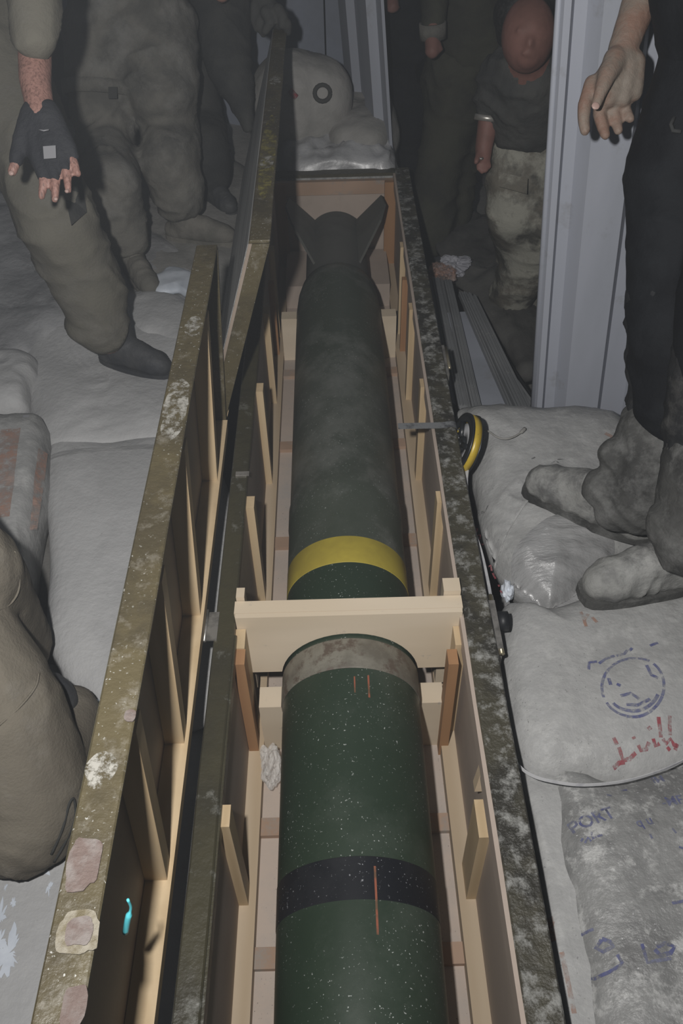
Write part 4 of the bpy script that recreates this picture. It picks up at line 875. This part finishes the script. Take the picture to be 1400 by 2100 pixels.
blob('shirt', [chain((dh1+GUP*.04,.135),(dw,.15),(dh2,.14)), chain((dw,.15),(dc,.18)), chain((dc,.12),(atd(1410,-330,1.60),.085),(atd(1385,-110,1.72),.060))], 'black_cloth', Dp, voxel=.012, sm=6, folds=.006, ff=4, seed=31)
blob('trousers', [chain((dh1,.130),(dh2,.13)), chain((dh1,.125),(atd(1392,350,1.80),.116),(dk1,.094),(up(da1,.22)+Vector((.045,0,0)),.086)), chain((dh2,.125),(dk2,.10),(up(da2,.24),.09))], 'black_cloth', Dp, voxel=.010, sm=5, folds=.007, ff=3, axis=(.1,0,1), seed=32, fine=.001)
blob('trouser_leg', [chain((atd(1372,600,1.825),.094),(atd(1362,740,1.90),.086),(atd(1360,880,1.93),.082)), chain((atd(1490,660,1.68),.10),(atd(1455,900,1.75),.09))], 'black_dusty', Dp, voxel=.008, sm=4, folds=.010, ff=5, axis=(.3,.2,1), seed=33, fine=.002, label='lower trouser legs streaked with dust')
blob('trouser_cuff', [chain((atd(1345,880,1.93),.088),(atd(1330,950,1.94),.098),(atd(1318,1020,1.95),.092)), ('e', atd(1275,935,1.93),(.055,.05,.04),R), ('e', atd(1242,1000,1.96),(.06,.05,.05),R), ('e', atd(1300,1050,1.95),(.09,.05,.05),R)], 'grey_dusty', Dp, voxel=.007, sm=4, folds=.010, ff=6, axis=(.6,.2,.8), seed=34, fine=.002, label='bunched cement dusted cuff of the rear leg')
blob('trouser_cuff', [chain((atd(1450,940,1.75),.09),(atd(1445,1040,1.77),.095),(atd(1420,1110,1.78),.085)), ('e', atd(1375,1080,1.79),(.055,.055,.05),R)], 'grey_dusty', Dp, voxel=.007, sm=4, folds=.009, ff=6, axis=(.6,.2,.8), seed=35, fine=.002, label='bunched cement dusted cuff of the front leg')
boot('boot', da1+Vector((-.03,-.02,0)), atz(1078,1000,zD), 'boot_grey', Dp, k=1.2, seed=11, folds=.006)
bt = boot('boot', da2+Vector((-.01,0,0)), atz(1190,1225,zD-.005), 'boot_grey', Dp, k=1.2, seed=12, folds=.005)
# pocket wire and button on the black trousers
tube('pocket_seam', [p_ for p_ in [atd(1382,240,1.68),atd(1375,256,1.68),atd(1380,268,1.675),atd(1396,270,1.67)]], .004, 'fatigue_dark', Dp)

# --- E: dark green clothes in the passage
E_ = person(atz(890,500,-.11), 'person in dark green top and trousers standing in the dark passage')
ea1 = atz(885,500,.0); ea2 = atz(925,480,.0)
eh1 = atd(935,150,3.62); eh2 = atd(985,150,3.66); ek1 = atd(905,320,3.78); ek2 = atd(940,310,3.85)
ew = atd(958,80,3.55); ec = atd(950,-120,3.35)
blob('body', [chain((eh1,.08),(ek1,.05),(ea1,.04)), chain((eh2,.08),(ek2,.05),(ea2,.04)), chain((ew,.11),(ec,.12),(ec+GUP*.3,.085)), chain((ec,.08),(atd(885,-90,3.3),.05),(atd(887,40,3.3),.038),(atd(886,92,3.3),.030),(atd(886,106,3.3),.027)),
    chain((atd(878,98,3.3),.011),(atd(874,108,3.3),.009)), chain((atd(884,102,3.3),.011),(atd(882,112,3.3),.0095)), chain((atd(890,102,3.3),.011),(atd(889,112,3.3),.0095)), chain((atd(896,100,3.3),.011),(atd(897,109,3.3),.009)), chain((atd(900,92,3.3),.012),(atd(904,102,3.3),.010))], 'skin_far', E_, voxel=.008, sm=3)
blob('trousers', [chain((eh1,.14),(eh2,.14)), chain((eh1,.145),(atd(930,230,3.7),.13),(ek1,.105),(up(ea1,.12),.10),(up(ea1,.03),.09)), chain((eh2,.14),(ek2,.10),(up(ea2,.04),.09))], 'green_dark', E_, voxel=.014, sm=5, folds=.014, ff=3.5, seed=41)
blob('shirt', [chain((atd(965,85,3.55),.155),(ec,.17)), chain((atd(985,105,3.55),.12),(ew,.14)), chain((ec,.12),(atd(888,-90,3.3),.075),(atd(888,-10,3.3),.062),(atd(887,44,3.3),.050))], 'green_dark', E_, voxel=.013, sm=5, folds=.012, ff=5, axis=(.7,0,.8), seed=42)
wrap_strap('sleeve_cuff', atd(887,62,3.3), GUP, .052, .055, 'fatigue', E_)
boot('boot', ea1, atz(905,545,-.11), 'boot', E_, seed=14); boot('boot', ea2, atz(960,515,-.11), 'boot', E_, seed=15)

# --- F: bending figure in pale muddy camouflage
F_ = person(atz(1060,640,-.11), 'person bending down in muddy pale camouflage trousers beside the ribbed panel')
fa1 = atz(1075,600,.02); fa2 = atz(1045,640,.0)
fh1 = atd(1085,270,2.92); fh2 = atd(1150,275,2.95); fk1 = atd(1060,430,3.0); fk2 = atd(1130,440,3.0)
fw = atd(1085,235,2.85); fc = atd(1080,160,2.72); fhd = atd(1082,72,2.52)
blob('body', [chain((fh1,.08),(fk1,.05),(fa1,.04)), chain((fh2,.08),(fk2,.05),(fa2,.04)), chain((fw,.11),(fc,.12),(atd(1082,120,2.60),.06)),
   ('e', fhd, (.078,.105,.095), R), ('e', atd(1083,105,2.50), (.045,.05,.05), R), ('e', atd(1085,86,2.452), (.014,.024,.020), R), ('e', atd(1085,50,2.462), (.045,.010,.014), R), ('e', atd(1036,82,2.53),(.012,.022,.016),R),
   ('e', atd(1068,62,2.445),(.014,.007,.008),R), ('e', atd(1100,62,2.445),(.014,.007,.008),R), ('e', atd(1084,110,2.462),(.022,.007,.010),R),
   chain((fc,.08),(atd(1022,150,2.72),.055),(atd(1005,225,2.80),.036),(atd(992,300,2.85),.030),(atd(990,325,2.86),.027)),
   chain((atd(984,325,2.86),.012),(atd(980,345,2.86),.009)), chain((atd(989,330,2.86),.012),(atd(988,352,2.86),.009)), chain((atd(994,330,2.86),.012),(atd(996,350,2.86),.009)), chain((atd(999,326,2.86),.011),(atd(1003,343,2.86),.008)), chain((atd(982,315,2.84),.012),(atd(976,332,2.83),.010))], 'skin_far', F_, voxel=.006, sm=5, label='ruddy bare skin')
blob('hair', [('e', atd(1070,28,2.56), (.088,.07,.085), R), ('e', atd(1040,55,2.60), (.035,.06,.06), R)], 'hair', F_, voxel=.007, sm=2, folds=.002, ff=12)
blob('shirt', [chain((fw,.145),(fc,.14)), chain((fc,.11),(atd(1026,150,2.72),.078),(atd(1008,195,2.77),.060),(atd(1002,222,2.80),.047)), chain((fw,.14),(atd(1130,200,2.8),.13))], 'fatigue_dark', F_, voxel=.011, sm=4, folds=.016, ff=6, axis=(.4,.3,1), seed=51)
blob('trousers', [chain((fh1,.135),(fh2,.135)), chain((fh1,.14),(atd(1068,350,2.95),.125),(fk1,.11),(up(fa1,.13),.105),(up(fa1,.03),.09)), chain((fh2,.13),(fk2,.11),(up(fa2,.06),.09))], 'camo_pale', F_, voxel=.012, sm=5, folds=.010, ff=4, seed=52, fine=.002)
hexa('cargo_pocket', [atd(1022,352,2.86),atd(1082,366,2.84),atd(1080,398,2.84),atd(1022,382,2.86),atd(1022,352,2.82),atd(1082,366,2.80),atd(1080,398,2.80),atd(1022,382,2.82)], 'camo_pale', F_, .006)
wt = wrap_strap('wrist_watch', atd(999,242,2.81), (atd(1005,225,2.80)-atd(992,300,2.85)), .043, .018, 'steel', F_)
tube('ring', [atd(982,324,2.83), atd(987,326,2.83), atd(990,324,2.83)], .004, 'steel', F_)
boot('boot', fa1+Vector((0,-.02,0)), atz(1015,670,-.11), 'boot_tan', F_, seed=18); boot('boot', fa2+Vector((.12,0,0)), atz(1075,720,-.11), 'boot_tan', F_, seed=19)

# --- G: black figure at the passage entrance
G_ = person(atz(845,440,-.11), 'person dressed all in black beside the folded door jamb')
ga1 = atz(850,470,.0); ga2 = atz(870,430,.0); gh1 = atd(835,170,3.95); gh2 = atd(870,170,3.95); gk1 = atd(850,320,4.08); gk2 = atd(868,310,4.1)
gw = atd(845,100,3.9); gc = atd(830,-90,3.7)
blob('body', [chain((gh1,.08),(gk1,.05),(ga1,.04)), chain((gh2,.08),(gk2,.05),(ga2,.04)), chain((gw,.11),(gc,.12),(gc+GUP*.3,.085)), chain((gc,.07),(atd(800,-60,3.6),.045),(atd(800,-10,3.55),.032),(atd(806,12,3.53),.026)),
    chain((atd(806,12,3.53),.012),(atd(812,22,3.53),.009)), chain((atd(802,12,3.53),.012),(atd(805,25,3.53),.009)), chain((atd(797,12,3.53),.012),(atd(799,24,3.53),.009)), chain((atd(809,8,3.53),.012),(atd(817,16,3.53),.009)), chain((atd(794,8,3.53),.012),(atd(792,18,3.53),.009))], 'skin_far', G_, voxel=.010, sm=3)
blob('trousers', [chain((gh1,.13),(gh2,.14)), chain((gh1,.14),(gk1,.11),(up(ga1,.03),.10)), chain((gh2,.14),(gk2,.11),(up(ga2,.03),.10))], 'black_cloth', G_, voxel=.016, sm=5, folds=.012, ff=3.5, seed=61)
blob('jacket', [chain((gw,.15),(gc,.18)), chain((gc,.1),(atd(800,-60,3.6),.07)), ('e',atd(880,160,3.85),(.07,.06,.16),R)], 'black_cloth', G_, voxel=.014, sm=5, folds=.010, ff=4, seed=62)
boot('boot', ga1, atz(868,515,-.11), 'black_cloth', G_, seed=21); boot('boot', ga2, atz(905,470,-.11), 'black_cloth', G_, seed=22)

# --- H: kneeling figure at the lower left
zH = .18
H = person(atz(60,1700,zH), 'person in dusty khaki trousers kneeling at the lower left edge')
ZK = .40
hk = atz(78,1640,ZK-.05); hp = atz(-150,1290,.62); hsh = atz(150,1490,.27); h2k = atz(-75,1165,.70); hh2 = atz(-220,1080,.80)
hwst = hp+Vector((-.18,.05,.12)); hch = hwst+GUP*.45+Vector((-.05,.1,0))
blob('body', [chain((hp,.09),(hk,.06),(hk+Vector((.0,.22,-.06)),.05),(hsh,.042)), chain((hh2,.09),(h2k,.06),(Vector((h2k.x-.05,h2k.y+.12,.30)),.045)), chain((hp,.1),(hwst,.12),(hh2,.1)), chain((hwst,.12),(hch,.13),(hch+GUP*.2,.06),(hch+GUP*.3,.085)), chain((hch,.08),(hch+Vector((.1,-.15,-.25)),.045),(hwst+Vector((.05,-.2,.05)),.035))], 'skin', H, voxel=.012, sm=4)
blob('trousers', [chain((hp,.150),(atz(-6,1450,.50),.122),(atz(60,1620,.34),.118),(atz(45,1680,.30),.115)), chain((hk,.08),(hk+Vector((.0,.22,-.06)),.070),(hsh+Vector((0,-.01,.01)),.064)), chain((hk+Vector((-.02,.02,-.03)),.10),(atz(95,1530,.27),.075),(atz(125,1500,.27),.066),(hsh,.058)), chain((hp,.14),(hwst,.15),(hh2,.14)), chain((hh2,.14),(h2k,.105),(Vector((h2k.x-.05,h2k.y+.12,.30)),.085))], 'khaki_near', H, voxel=.008, sm=6, folds=.006, ff=2.2, axis=(.3,1,.2), seed=71, fine=.001)
def seam(name, pts, r_, m, parent): return tube(name, spline(pts, 6), r_, m, parent, seg=6)
blob('jacket', [chain((hwst,.16),(hch,.18)), chain((hch,.1),(hch+Vector((.1,-.15,-.25)),.065))], 'khaki_near', H, voxel=.016, sm=5, folds=.006, ff=3, seed=73)
boot('shoe', hsh+Vector((-.02,.0,0)), atz(235,1520,zH+.0), 'boot', H, seed=24)
bh = [bvh_of(o_) for o_ in H.children if o_.name.startswith('trousers')]
for pp, m_, rr in ((((-6,1252),(22,1238),(40,1200),(30,1130)),'khaki_near',.0022), (((-5,1490),(40,1450),(72,1410),(80,1380)),'khaki_near',.0022), (((105,1752),(128,1700),(142,1648),(152,1640),(153,1680),(132,1730),(110,1768)),'fatigue_dark',.0028)):
    rp = [on_surface(x,y,bh[0],.001) for x,y in pp]; rp = [p_ for p_ in rp if p_ is not None]
    if len(rp) > 2: seam('seam', rp, rr, m_, H)

# ---------------------------------------------------------------- dust haze in the air
bm = bmesh.new(); bmesh.ops.create_cube(bm, size=1, matrix=Matrix.Translation((0,3.0,1.0)) @ Matrix.Diagonal((6.1,7.9,2.6,1)))
hz = link('dust_haze', from_bm(bm, 'dust_haze'), None); hz['kind'] = 'stuff'; tag(hz, 'thin grey dust haze hanging in the whole room', 'haze')
hm = bpy.data.materials.new('dust haze'); hm.use_nodes = True; hn = hm.node_tree; hn.nodes.clear()
ho = hn.nodes.new('ShaderNodeOutputMaterial'); hv = hn.nodes.new('ShaderNodeVolumeScatter')
hv.inputs['Color'].default_value = (.86,.92,1.0,1); hv.inputs['Density'].default_value = HAZE; hv.inputs['Anisotropy'].default_value = 0.0
hn.links.new(hv.outputs[0], ho.inputs['Volume']); hz.data.materials.append(hm)
